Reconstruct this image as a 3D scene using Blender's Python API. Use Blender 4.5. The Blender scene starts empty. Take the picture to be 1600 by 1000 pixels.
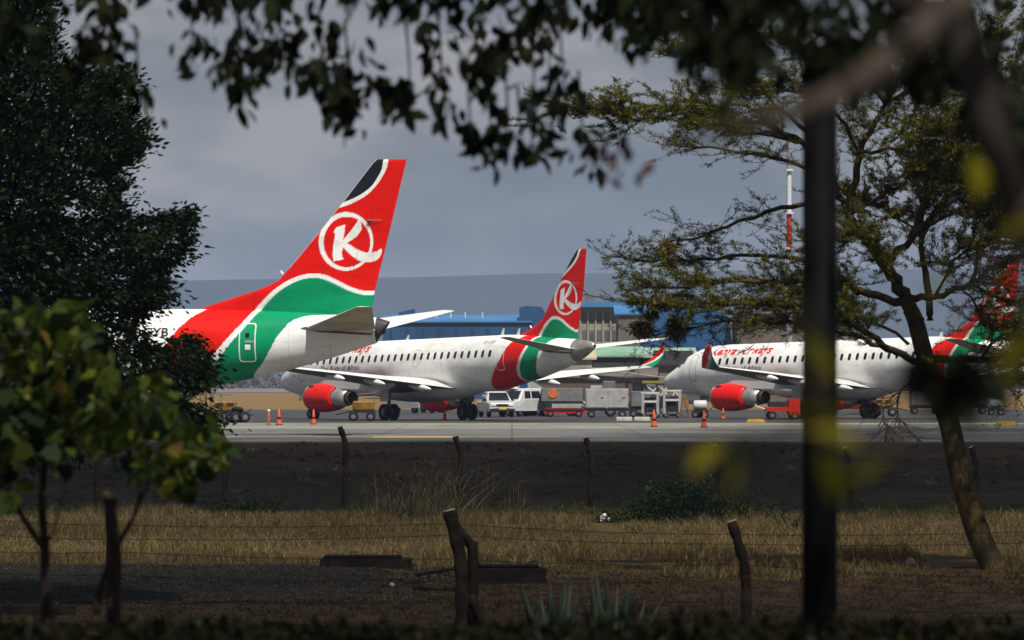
import bpy, math, random
import numpy as np
from mathutils import Vector, Matrix, noise as mnoise
random.seed(7); RNG = np.random.default_rng(7)
S = bpy.context.scene
COL = S.collection
R = math.radians

# ------------------------------------------------------------------ camera
FPX = 8889.0            # focal length in photo pixels (200 mm on a 36 mm sensor)
EYE = 2.5
cam_d = bpy.data.cameras.new("camera"); cam = bpy.data.objects.new("camera", cam_d); COL.objects.link(cam)
cam.location = (0, 0, EYE); cam.rotation_euler = (R(90), 0, 0)
cam_d.lens = 200; cam_d.sensor_width = 36; cam_d.shift_y = 95 / 1600
cam_d.clip_start = 0.5; cam_d.clip_end = 40000
cam_d.dof.use_dof = True; cam_d.dof.focus_distance = 275; cam_d.dof.aperture_fstop = 6.3
S.camera = cam
S.render.resolution_x, S.render.resolution_y = 1024, 640

# ------------------------------------------------------------------ light
SUN_EL = 58.0
SUN_H = Vector((0.35, -0.936, 0)).normalized()
SUN_ROT = math.atan2(SUN_H.x, SUN_H.y)
W = bpy.data.worlds.new("World"); S.world = W; W.use_nodes = True
nt = W.node_tree; nt.nodes.clear()
def wn(t, **k):
    n = nt.nodes.new(t)
    for a, b in k.items(): setattr(n, a, b)
    return n
sky = wn('ShaderNodeTexSky', sky_type='NISHITA', sun_disc=False)
sky.sun_elevation = R(SUN_EL); sky.sun_rotation = SUN_ROT; sky.dust_density = 3
tc = wn('ShaderNodeTexCoord')
mp = wn('ShaderNodeMapping'); mp.inputs['Scale'].default_value = (13, 3, 30); mp.inputs['Location'].default_value = (1.3, 0, 0.35)
n1 = wn('ShaderNodeTexNoise'); n1.inputs['Scale'].default_value = 1.5; n1.inputs['Detail'].default_value = 5; n1.inputs['Roughness'].default_value = .5
r1 = wn('ShaderNodeValToRGB')
r1.color_ramp.elements[0].position = .40; r1.color_ramp.elements[0].color = (1.32, 1.49, 1.72, 1)
r1.color_ramp.elements[1].position = .66; r1.color_ramp.elements[1].color = (3.1, 3.0, 2.98, 1)
e = r1.color_ramp.elements.new(.53); e.color = (1.96, 2.05, 2.18, 1)
mx = wn('ShaderNodeMix', data_type='RGBA'); mx.inputs['Factor'].default_value = .93
bg = wn('ShaderNodeBackground'); bg.inputs['Strength'].default_value = .10
out = wn('ShaderNodeOutputWorld')
L = nt.links.new
L(tc.outputs['Generated'], mp.inputs['Vector']); L(mp.outputs[0], n1.inputs['Vector']); L(n1.outputs['Fac'], r1.inputs[0])
L(sky.outputs[0], mx.inputs['A']); L(r1.outputs[0], mx.inputs['B']); L(mx.outputs['Result'], bg.inputs[0]); L(bg.outputs[0], out.inputs[0])
sd = bpy.data.lights.new("sun", 'SUN'); sd.energy = 5.0; sd.angle = R(.53); sd.color = (1, .965, .90)
sun = bpy.data.objects.new("sun", sd); COL.objects.link(sun)
SUN_DIR = Vector((SUN_H.x * math.cos(R(SUN_EL)), SUN_H.y * math.cos(R(SUN_EL)), math.sin(R(SUN_EL))))
sun.rotation_euler = (-SUN_DIR).to_track_quat('-Z', 'Y').to_euler(); sun.location = (0, -20, 60)
S.view_settings.view_transform = 'Standard'; S.view_settings.look = 'None'
S.view_settings.exposure = .2; S.view_settings.gamma = 1
S.cycles.use_denoising = True; S.cycles.max_bounces = 6; S.cycles.volume_bounces = 0; S.cycles.transparent_max_bounces = 12
S.cycles.sample_clamp_indirect = 4; S.cycles.use_adaptive_sampling = True; S.cycles.adaptive_threshold = .01

# ------------------------------------------------------------------ helpers
def at(px, py, D):
    return Vector((D * (px - 800) / FPX, D, EYE + D * (595 - py) / FPX))
def at0(px, D, z=0.0):
    return Vector((D * (px - 800) / FPX, D, z))
def ip(x, t):
    return np.interp(x, [a for a, b in t], [b for a, b in t])

MATS = {}
def mat(name, col, rough=.6, metal=0., var=.12, scale=4., bump=0., spec=.22, col2=None, detail=4, stretch=None, coat=0., transl=0., island=None, trans_col=None):
    """procedural material: noise blend of two colours (or random per leaf), optional bump and translucency"""
    if name in MATS: return MATS[name]
    m = bpy.data.materials.new(name); m.use_nodes = True; t = m.node_tree
    b = t.nodes['Principled BSDF']; lk = t.links.new
    c2 = col2 or tuple(min(1, c * (1 + var)) for c in col)
    c1 = col if col2 else tuple(c * (1 - var) for c in col)
    tcn = t.nodes.new('ShaderNodeTexCoord'); nz = t.nodes.new('ShaderNodeTexNoise')
    nz.inputs['Scale'].default_value = scale; nz.inputs['Detail'].default_value = detail
    src = tcn.outputs['Object']
    if stretch:
        mpn = t.nodes.new('ShaderNodeMapping'); mpn.inputs['Scale'].default_value = stretch; lk(src, mpn.inputs[0]); src = mpn.outputs[0]
    lk(src, nz.inputs['Vector'])
    rp = t.nodes.new('ShaderNodeValToRGB'); rp.color_ramp.elements[0].position = .35; rp.color_ramp.elements[1].position = .65
    rp.color_ramp.elements[0].color = (*c1, 1); rp.color_ramp.elements[1].color = (*c2, 1)
    if island:
        g = t.nodes.new('ShaderNodeNewGeometry'); lk(g.outputs['Random Per Island'], rp.inputs[0])
        el = rp.color_ramp.elements
        el[0].position = 0; el[1].position = .9; el[0].color = (*island[0], 1); el[1].color = (*island[-1], 1)
        for i, cc in enumerate(island[1:-1]):
            k = el.new((i + 1) / (len(island) - 1)); k.color = (*cc, 1)
    else:
        lk(nz.outputs['Fac'], rp.inputs[0])
    lk(rp.outputs[0], b.inputs['Base Color'])
    b.inputs['Roughness'].default_value = rough; b.inputs['Metallic'].default_value = metal
    b.inputs['Specular IOR Level'].default_value = spec; b.inputs['Coat Weight'].default_value = coat
    if bump:
        bp = t.nodes.new('ShaderNodeBump'); bp.inputs['Strength'].default_value = bump; bp.inputs['Distance'].default_value = .05
        lk(nz.outputs['Fac'], bp.inputs['Height']); lk(bp.outputs[0], b.inputs['Normal'])
    if transl:
        tr = t.nodes.new('ShaderNodeBsdfTranslucent'); ms = t.nodes.new('ShaderNodeMixShader'); ms.inputs[0].default_value = transl
        if trans_col: tr.inputs[0].default_value = (*trans_col, 1)
        else: lk(rp.outputs[0], tr.inputs[0])
        lk(b.outputs[0], ms.inputs[1]); lk(tr.outputs[0], ms.inputs[2])
        lk(ms.outputs[0], t.nodes['Material Output'].inputs[0])
    MATS[name] = m
    return m

def tag(o, label=None, cat=None, group=None, kind=None):
    if label: o['label'] = label
    if cat: o['category'] = cat
    if group: o['group'] = group
    if kind: o['kind'] = kind
    return o
def empty(name, loc=(0, 0, 0), rz=0, label=None, cat=None, group=None):
    o = bpy.data.objects.new(name, None); COL.objects.link(o); o.location = loc; o.rotation_euler = (0, 0, rz)
    o.empty_display_size = .3
    return tag(o, label, cat, group)
def copy_tree(o, parent=None):
    c = o.copy(); COL.objects.link(c)
    if parent: c.parent = parent
    for ch in list(o.children): copy_tree(ch, c)
    return c

def link(name, v, f, m, parent=None, smooth=False, mats=None, fm=None):
    me = bpy.data.meshes.new(name); me.from_pydata([tuple(p) for p in v], [], [tuple(q) for q in f])
    for k in (mats or [m]): me.materials.append(k)
    if fm is not None: me.polygons.foreach_set('material_index', np.asarray(fm, dtype=np.int32))
    if smooth: me.polygons.foreach_set('use_smooth', np.ones(len(f), dtype=bool))
    me.update()
    o = bpy.data.objects.new(name, me); COL.objects.link(o)
    if parent: o.parent = parent
    return o
def link_np(name, V, nper, m, parent=None, smooth=False):
    """V: (N, nper, 3) separate polygons"""
    N = V.shape[0]; me = bpy.data.meshes.new(name)
    me.vertices.add(N * nper); me.vertices.foreach_set('co', V.reshape(-1).astype(np.float32))
    me.loops.add(N * nper); me.loops.foreach_set('vertex_index', np.arange(N * nper, dtype=np.int32))
    me.polygons.add(N); me.polygons.foreach_set('loop_start', np.arange(0, N * nper, nper, dtype=np.int32))
    me.polygons.foreach_set('loop_total', np.full(N, nper, dtype=np.int32))
    me.materials.append(m); me.update(); me.validate()
    o = bpy.data.objects.new(name, me); COL.objects.link(o)
    if parent: o.parent = parent
    return o

def link_strips(name, V, m, parent=None):
    """V: (N, 6, 3) two-quad blades: base left/right, middle left/right, tip left/right"""
    N = V.shape[0]; me = bpy.data.meshes.new(name)
    me.vertices.add(N * 6); me.vertices.foreach_set('co', V.reshape(-1).astype(np.float32))
    idx = (np.arange(N, dtype=np.int32) * 6)[:, None] + np.array([[0, 1, 3, 2, 2, 3, 5, 4]], dtype=np.int32)
    me.loops.add(N * 8); me.loops.foreach_set('vertex_index', idx.reshape(-1))
    me.polygons.add(N * 2); me.polygons.foreach_set('loop_start', np.arange(0, N * 8, 4, dtype=np.int32)); me.polygons.foreach_set('loop_total', np.full(N * 2, 4, dtype=np.int32))
    me.materials.append(m); me.update(); me.validate()
    o = bpy.data.objects.new(name, me); COL.objects.link(o)
    if parent: o.parent = parent
    return o

class MB:
    def __init__(s): s.v = []; s.f = []; s.fm = []; s.k = 0
    def add(s, v, f):
        n = len(s.v); s.v += [tuple(p) for p in v]; s.f += [tuple(i + n for i in q) for q in f]; s.fm += [s.k] * len(f)
    def box(s, c, d, rz=0, bev=0, taper=1.0):
        x, y, z = [k / 2 for k in d]; ca, sa = math.cos(rz), math.sin(rz)
        P = []
        if bev:
            prof = [(-x + bev, -y), (x - bev, -y), (x, -y + bev), (x, y - bev), (x - bev, y), (-x + bev, y), (-x, y - bev), (-x, -y + bev)]
        else: prof = [(-x, -y), (x, -y), (x, y), (-x, y)]
        rings = [(-z, 1 if not bev else (x - bev) / x), (-z + bev, 1), (z - bev, taper), (z, taper * (1 if not bev else (x - bev) / x))] if bev else [(-z, 1), (z, taper)]
        n = len(prof)
        for zz, q in rings:
            for a, b in prof: P.append((c[0] + q * (a * ca - b * sa), c[1] + q * (a * sa + b * ca), c[2] + zz))
        F = []
        for r in range(len(rings) - 1):
            for i in range(n): F.append((r * n + i, r * n + (i + 1) % n, (r + 1) * n + (i + 1) % n, (r + 1) * n + i))
        F.append(tuple(range(n - 1, -1, -1))); F.append(tuple((len(rings) - 1) * n + i for i in range(n)))
        s.add(P, F)
    def tube(s, pts, rad, n=8, cap=True):
        pts = [Vector(p) for p in pts]
        if not hasattr(rad, '__len__'): rad = [rad] * len(pts)
        V = []; up = Vector((.13, .2, .97))
        for i, p in enumerate(pts):
            t = (pts[min(i + 1, len(pts) - 1)] - pts[max(i - 1, 0)]).normalized()
            a = t.cross(up)
            if a.length < .05: a = t.cross(Vector((1, 0, 0)))
            a.normalize(); b = t.cross(a)
            for k in range(n):
                q = 2 * math.pi * k / n; V.append(p + (a * math.cos(q) + b * math.sin(q)) * rad[i])
        F = [(i * n + k, i * n + (k + 1) % n, (i + 1) * n + (k + 1) % n, (i + 1) * n + k) for i in range(len(pts) - 1) for k in range(n)]
        if cap: F += [tuple(range(n - 1, -1, -1)), tuple((len(pts) - 1) * n + k for k in range(n))]
        s.add(V, F)
    def lathe(s, prof, axis_o, axis_d, n=24, cap=False):
        """prof: (distance along axis, radius)"""
        o = Vector(axis_o); d = Vector(axis_d).normalized(); a = d.cross(Vector((0, 0, 1)))
        if a.length < .1: a = d.cross(Vector((1, 0, 0)))
        a.normalize(); b = d.cross(a); V = []
        for t, r in prof:
            for k in range(n):
                q = 2 * math.pi * k / n; V.append(o + d * t + (a * math.cos(q) + b * math.sin(q)) * max(r, .0005))
        F = [(i * n + k, i * n + (k + 1) % n, (i + 1) * n + (k + 1) % n, (i + 1) * n + k) for i in range(len(prof) - 1) for k in range(n)]
        if cap: F += [tuple(range(n - 1, -1, -1)), tuple((len(prof) - 1) * n + k for k in range(n))]
        s.add(V, F)
    def prism(s, prof, y0, y1):
        """profile in x,z extruded along y"""
        n = len(prof); V = [(a, y0, b) for a, b in prof] + [(a, y1, b) for a, b in prof]
        F = [(i, (i + 1) % n, n + (i + 1) % n, n + i) for i in range(n)] + [tuple(range(n - 1, -1, -1)), tuple(range(n, 2 * n))]
        s.add(V, F)
    def loft(s, secs, close=True, caps=True):
        n = len(secs[0]); V = [p for q in secs for p in q]; F = []
        for i in range(len(secs) - 1):
            for k in range(n if close else n - 1): F.append((i * n + k, i * n + (k + 1) % n, (i + 1) * n + (k + 1) % n, (i + 1) * n + k))
        if caps: F += [tuple(range(n - 1, -1, -1)), tuple((len(secs) - 1) * n + k for k in range(n))]
        s.add(V, F)
    def build(s, name, m, parent=None, smooth=False, mats=None):
        return link(name, s.v, s.f, m, parent, smooth, mats, s.fm if mats else None)

def smooth_path(pts, k=5):
    """Catmull-Rom through points of any dimension"""
    P = np.array([list(p) for p in pts], float); out = []
    for i in range(len(P) - 1):
        p0, p1, p2, p3 = P[max(i - 1, 0)], P[i], P[i + 1], P[min(i + 2, len(P) - 1)]
        for j in range(k):
            t = j / k
            out.append(.5 * (2 * p1 + (p2 - p0) * t + (2 * p0 - 5 * p1 + 4 * p2 - p3) * t * t + (3 * p1 - p0 - 3 * p2 + p3) * t ** 3))
    out.append(P[-1]); return out

def in_poly(x, y, poly):
    r = np.zeros(x.shape, bool); n = len(poly); j = n - 1
    for i in range(n):
        xi, yi = poly[i]; xj, yj = poly[j]
        if yi != yj:
            r ^= ((yi > y) != (yj > y)) & (x < (xj - xi) * (y - yi) / (yj - yi) + xi)
        j = i
    return r

def unit(v): return v / np.maximum(np.linalg.norm(v, axis=-1, keepdims=True), 1e-9)
def leaf_polys(P, D, size, aspect=.38, jitter=.5, size_var=.4, face_up=.3, shape='leaf'):
    """one polygon per point P pointing along D; returns (N, k, 3)"""
    N = len(P); d = unit(D + jitter * RNG.normal(size=(N, 3)))
    nrm = RNG.normal(size=(N, 3)); nrm[:, 2] += face_up * 3
    side = unit(np.cross(d, nrm)); nr = unit(np.cross(side, d))
    L_ = (size * (1 + size_var * RNG.uniform(-1, 1, N)))[:, None]; w = L_ * aspect / 2
    if shape == 'blade':
        return np.stack([P - side * w, P + side * w, P + d * L_ + nr * L_ * .1], 1)
    if shape == 'broad':
        a = [P, P + d * L_ * .18 + side * w * 1.25 + nr * L_ * .05, P + d * L_ * .5 + side * w * .85, P + d * L_ * .62 + side * w * 1.1 + nr * L_ * .03, P + d * L_ - nr * L_ * .1,
             P + d * L_ * .62 - side * w * 1.1 + nr * L_ * .03, P + d * L_ * .5 - side * w * .85, P + d * L_ * .18 - side * w * 1.25 + nr * L_ * .05]
        return np.stack(a, 1)
    a = [P, P + d * L_ * .35 + side * w + nr * w * .3, P + d * L_ * .7 + side * w * .7 + nr * w * .2, P + d * L_ - nr * L_ * .08,
         P + d * L_ * .7 - side * w * .7 + nr * w * .2, P + d * L_ * .35 - side * w + nr * w * .3]
    return np.stack(a, 1)

def base_z(y):
    return ip(y, [(-80, 1.2), (0, .9), (25, .2), (60, -1.0), (105, -2.0), (125, -1.65), (150, -1.47), (168, -1.42), (176, -1.30), (200, -.76), (228, -.12), (233, -.06), (300, -.06)])
def gz(x, y):
    z = float(base_z(y))
    if 60 < y < 233:
        w = min(1, (233 - y) / 10, (y - 60) / 20)
        k = mnoise.noise(Vector((x * .35, y * .12, 1))) + .6 * mnoise.noise(Vector((x * 1.1, y * .35, 5))) + .35 * mnoise.noise(Vector((x * 3, y * 1, 9)))
        z += w * k * (.20 if y > 170 else .05)
    return z

# ------------------------------------------------------------------ setting: ground, apron, field, hills
def ground_mat():
    m = bpy.data.materials.new('ground_soil'); m.use_nodes = True; t = m.node_tree; lk = t.links.new; b = t.nodes['Principled BSDF']
    g = t.nodes.new('ShaderNodeNewGeometry'); sp = t.nodes.new('ShaderNodeSeparateXYZ'); lk(g.outputs['Position'], sp.inputs[0])
    nz = t.nodes.new('ShaderNodeTexNoise'); nz.inputs['Scale'].default_value = .35; nz.inputs['Detail'].default_value = 6; lk(g.outputs['Position'], nz.inputs['Vector'])
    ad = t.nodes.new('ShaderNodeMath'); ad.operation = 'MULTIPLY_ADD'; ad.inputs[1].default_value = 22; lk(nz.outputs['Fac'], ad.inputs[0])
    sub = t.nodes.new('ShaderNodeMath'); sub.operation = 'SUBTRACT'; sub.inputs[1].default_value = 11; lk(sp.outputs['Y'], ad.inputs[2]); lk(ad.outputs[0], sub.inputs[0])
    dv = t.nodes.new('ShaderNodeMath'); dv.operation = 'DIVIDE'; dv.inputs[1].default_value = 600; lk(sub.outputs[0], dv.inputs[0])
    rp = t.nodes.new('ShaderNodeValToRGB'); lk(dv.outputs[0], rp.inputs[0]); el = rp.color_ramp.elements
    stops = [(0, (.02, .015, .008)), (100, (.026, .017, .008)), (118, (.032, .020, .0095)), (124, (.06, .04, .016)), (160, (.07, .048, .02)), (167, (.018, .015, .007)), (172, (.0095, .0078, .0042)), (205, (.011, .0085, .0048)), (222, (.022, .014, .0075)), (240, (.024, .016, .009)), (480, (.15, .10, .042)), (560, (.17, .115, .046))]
    el[0].position = 0; el[0].color = (*stops[0][1], 1); el[1].position = stops[-1][0] / 600; el[1].color = (*stops[-1][1], 1)
    for y, c in stops[1:-1]:
        k = el.new(y / 600); k.color = (*c, 1)
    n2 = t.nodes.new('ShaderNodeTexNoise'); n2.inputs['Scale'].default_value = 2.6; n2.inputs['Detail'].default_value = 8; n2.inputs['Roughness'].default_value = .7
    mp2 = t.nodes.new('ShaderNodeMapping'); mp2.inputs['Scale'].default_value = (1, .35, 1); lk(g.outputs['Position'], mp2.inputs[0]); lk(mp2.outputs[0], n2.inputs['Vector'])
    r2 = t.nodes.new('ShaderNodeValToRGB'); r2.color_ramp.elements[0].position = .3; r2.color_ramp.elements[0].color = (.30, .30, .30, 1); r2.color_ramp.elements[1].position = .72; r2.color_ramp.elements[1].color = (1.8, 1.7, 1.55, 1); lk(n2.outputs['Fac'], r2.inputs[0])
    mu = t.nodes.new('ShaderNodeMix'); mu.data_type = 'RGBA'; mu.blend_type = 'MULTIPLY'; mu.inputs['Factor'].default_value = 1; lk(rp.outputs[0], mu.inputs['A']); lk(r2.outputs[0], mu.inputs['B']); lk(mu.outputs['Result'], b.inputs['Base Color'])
    b.inputs['Roughness'].default_value = .95; b.inputs['Specular IOR Level'].default_value = .1
    bp = t.nodes.new('ShaderNodeBump'); bp.inputs['Strength'].default_value = .6; bp.inputs['Distance'].default_value = .08; lk(n2.outputs['Fac'], bp.inputs['Height']); lk(bp.outputs[0], b.inputs['Normal'])
    return m
def sheet(name, xs, ys, zf, m):
    V = [(x, y, zf(x, y)) for y in ys for x in xs]; n = len(xs)
    F = [(j * n + i, j * n + i + 1, (j + 1) * n + i + 1, (j + 1) * n + i) for j in range(len(ys) - 1) for i in range(n - 1)]
    o = link(name, V, F, m, smooth=True); o['kind'] = 'structure'; return o
xs = [-9000, -4000, -1500, -600, -250, -120, -60, -40, -30] + list(np.arange(-24, 24.1, .3)) + [30, 40, 60, 120, 250, 600, 1500, 4000, 9000]
ys = list(np.arange(-80, 90, 8)) + list(np.arange(90, 236, .5)) + [245, 300, 400, 500, 700, 1000, 1500, 2500, 4000, 7000, 12000]
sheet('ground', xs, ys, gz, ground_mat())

def slab_mat(name, c, c2, joint=None, rough=.8, scale=.25, yscale=1.0):
    m = bpy.data.materials.new(name); m.use_nodes = True; t = m.node_tree; lk = t.links.new; b = t.nodes['Principled BSDF']
    g = t.nodes.new('ShaderNodeNewGeometry')
    mp2 = t.nodes.new('ShaderNodeMapping'); mp2.inputs['Scale'].default_value = (1, yscale, 1); lk(g.outputs['Position'], mp2.inputs[0])
    nz = t.nodes.new('ShaderNodeTexNoise'); nz.inputs['Scale'].default_value = scale; nz.inputs['Detail'].default_value = 7; nz.inputs['Roughness'].default_value = .65; lk(mp2.outputs[0], nz.inputs['Vector'])
    rp = t.nodes.new('ShaderNodeValToRGB'); rp.color_ramp.elements[0].position = .38; rp.color_ramp.elements[1].position = .64
    rp.color_ramp.elements[0].color = (*c, 1); rp.color_ramp.elements[1].color = (*c2, 1); lk(nz.outputs['Fac'], rp.inputs[0]); src = rp.outputs[0]
    if joint:
        br = t.nodes.new('ShaderNodeTexBrick'); br.offset = 0; br.inputs['Scale'].default_value = 1; br.inputs['Brick Width'].default_value = joint; br.inputs['Row Height'].default_value = joint
        br.inputs['Mortar Size'].default_value = .05; br.inputs['Color1'].default_value = (1, 1, 1, 1); br.inputs['Color2'].default_value = (.93, .925, .91, 1); br.inputs['Mortar'].default_value = (.62, .6, .58, 1)
        lk(g.outputs['Position'], br.inputs['Vector'])
        mu = t.nodes.new('ShaderNodeMix'); mu.data_type = 'RGBA'; mu.blend_type = 'MULTIPLY'; mu.inputs['Factor'].default_value = 1; lk(src, mu.inputs['A']); lk(br.outputs['Color'], mu.inputs['B']); src = mu.outputs['Result']
    lk(src, b.inputs['Base Color']); b.inputs['Roughness'].default_value = rough; b.inputs['Specular IOR Level'].default_value = .3
    return m
def plate(name, x0, x1, y0, y1, z, m, skirt=None):
    nx = 24; V = []; F = []
    for i in range(nx + 1):
        x = x0 + (x1 - x0) * i / nx
        V += [(x, y0, z), (x, y1, z)]
    F = [(2 * i, 2 * i + 2, 2 * i + 3, 2 * i + 1) for i in range(nx)]
    if skirt is not None:
        n = len(V); V += [(x0, y0, skirt), (x1, y0, skirt)]; F.append((n, n + 1, 2 * nx, 0))
    o = link(name, V, F, m); o['kind'] = 'structure'; return o
plate('apron', -420, 420, 234, 297, 0.0, slab_mat('apron_concrete', (.105, .105, .10), (.15, .147, .14), 6, yscale=.3), skirt=-.3)
plate('apron_edge_strip', -420, 420, 297.02, 338, 0.0, slab_mat('apron_pale_concrete', (.17, .165, .135), (.25, .235, .19), 6, yscale=.15))
plate('taxiway', -420, 420, 338.02, 492, 0.0, slab_mat('asphalt', (.035, .036, .038), (.055, .055, .055), None, yscale=.1))
plate('runway', -1500, 1500, 1230, 1750, 0.02, slab_mat('runway_asphalt', (.12, .12, .125), (.17, .165, .16), None, yscale=.1))
mk = mat('line_paint', (.42, .27, .10), .8, var=.3, scale=1.5)
for n_, (x0, x1, y0, y1) in enumerate([(-6.2, -2.6, 249.5, 256.5), (-2.6, 2.2, 254, 255), (-40, -6.3, 252.3, 253)]):
    o = plate('apron_marking', x0, x1, y0, y1, .004, mk)
wm = mat('white_line_paint', (.6, .59, .55), .8, var=.3, scale=1.5)
plate('apron_marking', -60, 60, 302, 302.6, .004, wm)

# far hills
def hill_z(x):
    return 119 + 7 * math.sin(x / 900 + 1) + 5 * math.sin(x / 310) + 2.5 * mnoise.noise(Vector((x / 90, 2, 3)))
hx = np.linspace(-5200, 5200, 140); HV = []; rows = [(5600, 0), (5850, .42), (6050, .72), (6250, .93), (6450, 1.0), (7200, .6), (8000, 0)]
for yy, k in rows:
    for x in hx:
        HV.append((x, yy, -2 + k * hill_z(x) * (1 + (.10 * mnoise.noise(Vector((x / 260, yy / 160, 7))) if 0 < k < 1 else 0))))
nh = len(hx)
o = link('hills', HV, [(j * nh + i, j * nh + i + 1, (j + 1) * nh + i + 1, (j + 1) * nh + i) for j in range(len(rows) - 1) for i in range(nh - 1)], mat('hill_scrub', (.028, .036, .036), .95, var=.15, scale=.008, spec=.05), smooth=True)
o['kind'] = 'structure'

# unseen overcast sheet, added to shade the ground short of the apron
def added_shade_cloud():
    H = 540.0; off = Vector((SUN_H.x, SUN_H.y, 0)) * (H / math.tan(R(SUN_EL)))
    edge = [(-170, -120), (170, -120), (170, 360), (60, 330), (26, 306), (15, 292), (11, 268), (7, 241), (-2, 236), (-16, 234), (-40, 233), (-170, 215)]
    st = 5.0; gx = np.arange(-175, 180, st); gy = np.arange(-125, 366, st); X, Y = np.meshgrid(gx, gy); M = in_poly(X, Y, edge)
    V = []; F = []; idx = {}
    def vid(i, j, top):
        k = (i, j, top)
        if k not in idx:
            x = gx[0] + (i - .5) * st; y = gy[0] + (j - .5) * st
            jj = mnoise.noise(Vector((x / 9, y / 9, 4))) * 2.2
            h = 8 + 10 * mnoise.noise(Vector((x / 60, y / 60, 0))) + 4 * mnoise.noise(Vector((x / 17, y / 17, 3)))
            idx[k] = len(V); V.append((x + off.x + jj, y + off.y + jj, H + (abs(h) * 2 + 6 if top else -abs(h) * .4)))
        return idx[k]
    for j in range(M.shape[0]):
        for i in range(M.shape[1]):
            if not M[j, i]: continue
            for top in (0, 1):
                q = [vid(i, j, top), vid(i + 1, j, top), vid(i + 1, j + 1, top), vid(i, j + 1, top)]
                F.append(q if top else q[::-1])
    m = bpy.data.materials.new('shade_cloud_cover'); m.use_nodes = True; t = m.node_tree; lk = t.links.new; t.nodes.remove(t.nodes['Principled BSDF'])
    g = t.nodes.new('ShaderNodeNewGeometry'); nz = t.nodes.new('ShaderNodeTexNoise'); nz.inputs['Scale'].default_value = .11; nz.inputs['Detail'].default_value = 3; lk(g.outputs['Position'], nz.inputs['Vector'])
    mr = t.nodes.new('ShaderNodeMapRange'); mr.inputs[1].default_value = .35; mr.inputs[2].default_value = .65; mr.inputs[3].default_value = .30; mr.inputs[4].default_value = -.20; lk(nz.outputs['Fac'], mr.inputs[0])
    sp = t.nodes.new('ShaderNodeSeparateXYZ'); lk(g.outputs['Position'], sp.inputs[0]); m1 = t.nodes.new('ShaderNodeMapRange'); m1.inputs[1].default_value = off.y; m1.inputs[2].default_value = off.y + 250; lk(sp.outputs['Y'], m1.inputs[0])
    cr = t.nodes.new('ShaderNodeValToRGB'); lk(m1.outputs[0], cr.inputs[0]); el = cr.color_ramp.elements
    st_ = [(0, .30), (24, .22), (40, .22), (60, .45), (100, .48), (112, .22), (124, .14), (160, .16), (170, .55), (234, .58)]  # opacity per ground strip, shaped for how dark each should look
    el[0].position = 0; el[0].color = (.3, .3, .3, 1); el[1].position = 234 / 250; el[1].color = (.58, .58, .58, 1)
    for y_, k_ in st_[1:-1]: q_ = el.new(y_ / 250); q_.color = (k_, k_, k_, 1)
    ad_ = t.nodes.new('ShaderNodeMath'); ad_.operation = 'ADD'; ad_.use_clamp = True; lk(cr.outputs[0], ad_.inputs[0]); lk(mr.outputs[0], ad_.inputs[1])
    tr = t.nodes.new('ShaderNodeBsdfTransparent'); df = t.nodes.new('ShaderNodeBsdfDiffuse'); df.inputs[0].default_value = (.7, .7, .72, 1)
    ms = t.nodes.new('ShaderNodeMixShader'); lk(ad_.outputs[0], ms.inputs[0]); lk(tr.outputs[0], ms.inputs[1]); lk(df.outputs[0], ms.inputs[2]); lk(ms.outputs[0], t.nodes['Material Output'].inputs[0])
    o = link('added_shade_cloud', V, F, m, smooth=True); o['kind'] = 'structure'
added_shade_cloud()

# ------------------------------------------------------------------ buildings beyond the apron
def rot2(x, y, a): return x * math.cos(a) - y * math.sin(a), x * math.sin(a) + y * math.cos(a)
blue_wall = mat('blue_cladding', (.016, .060, .14), .55, var=.2, scale=.3, stretch=(1, 1, .1))
blue_roof = mat('blue_roofing', (.05, .17, .36), .5, var=.15, scale=.15)
blue_dark = mat('blue_trim', (.012, .04, .10), .6)
conc = mat('weathered_concrete', (.27, .24, .20), .85, var=.2, scale=.4)
conc_d = mat('dark_concrete', (.12, .105, .09), .85, var=.25, scale=.4)
glass_d = mat('dark_window', (.02, .022, .026), .2, var=.3)
def shed(name, px0, px1, py_top, py_eave, D, depth, roofm, wallm, label, cat, ribs=0):
    x0, x1 = at0(px0, D).x, at0(px1, D).x; ze = at(0, py_eave, D).z; zt = at(0, py_top, D).z; c = (x0 + x1) / 2; w = x1 - x0
    r = empty(name, (c, D, 0), 0, label, cat)
    b = MB(); b.box((0, depth / 2, ze / 2 - .1), (w, depth, ze + .2)); b.build('wall', wallm, r)
    b = MB(); b.prism([(-.35, 0), (depth * .5, zt - ze), (depth + .4, 0), (depth + .4, .2), (depth * .5, zt - ze + .2), (-.35, .2)], -w / 2 - .5, w / 2 + .5)
    V = [(y, x, z + ze) for x, y, z in b.v]; b.v = V; b.build('roof', roofm, r)
    for i in range(ribs):
        xx = -w / 2 + w * (i + .5) / ribs
        q = MB(); q.box((xx, -.04, ze * .52), (w / ribs * .18, .10, ze * .8)); q.build('pillar', blue_dark, r)
    return r, w, ze
r, w, ze = shed('warehouse', 598, 826, 491, 504, 800, 46, blue_roof, blue_wall, 'long blue warehouse with pale blue roof standing behind the middle airliner', 'warehouse', 9)
b = MB(); b.prism([(-1.0, ze - 2), (1.2, ze - 2), (1.2, ze + 2.0), (-1.0, ze + 1.5)], 0, 9); b.v = [(-w / 2 + 3.1 + x, y + 6, z) for x, y, z in b.v]; b.build('roof_box', blue_wall, r)
b = MB(); b.prism([(-1.9, 0), (1.9, 0), (1.9, ze + 1.0), (1.25, ze + 2.2), (-1.0, ze + 2.35), (-1.9, ze + 2.1)], 0, 11); b.v = [(w / 2 + .6 + x, y + .5, z) for x, y, z in b.v]; b.build('stair_tower', blue_wall, r)
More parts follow.
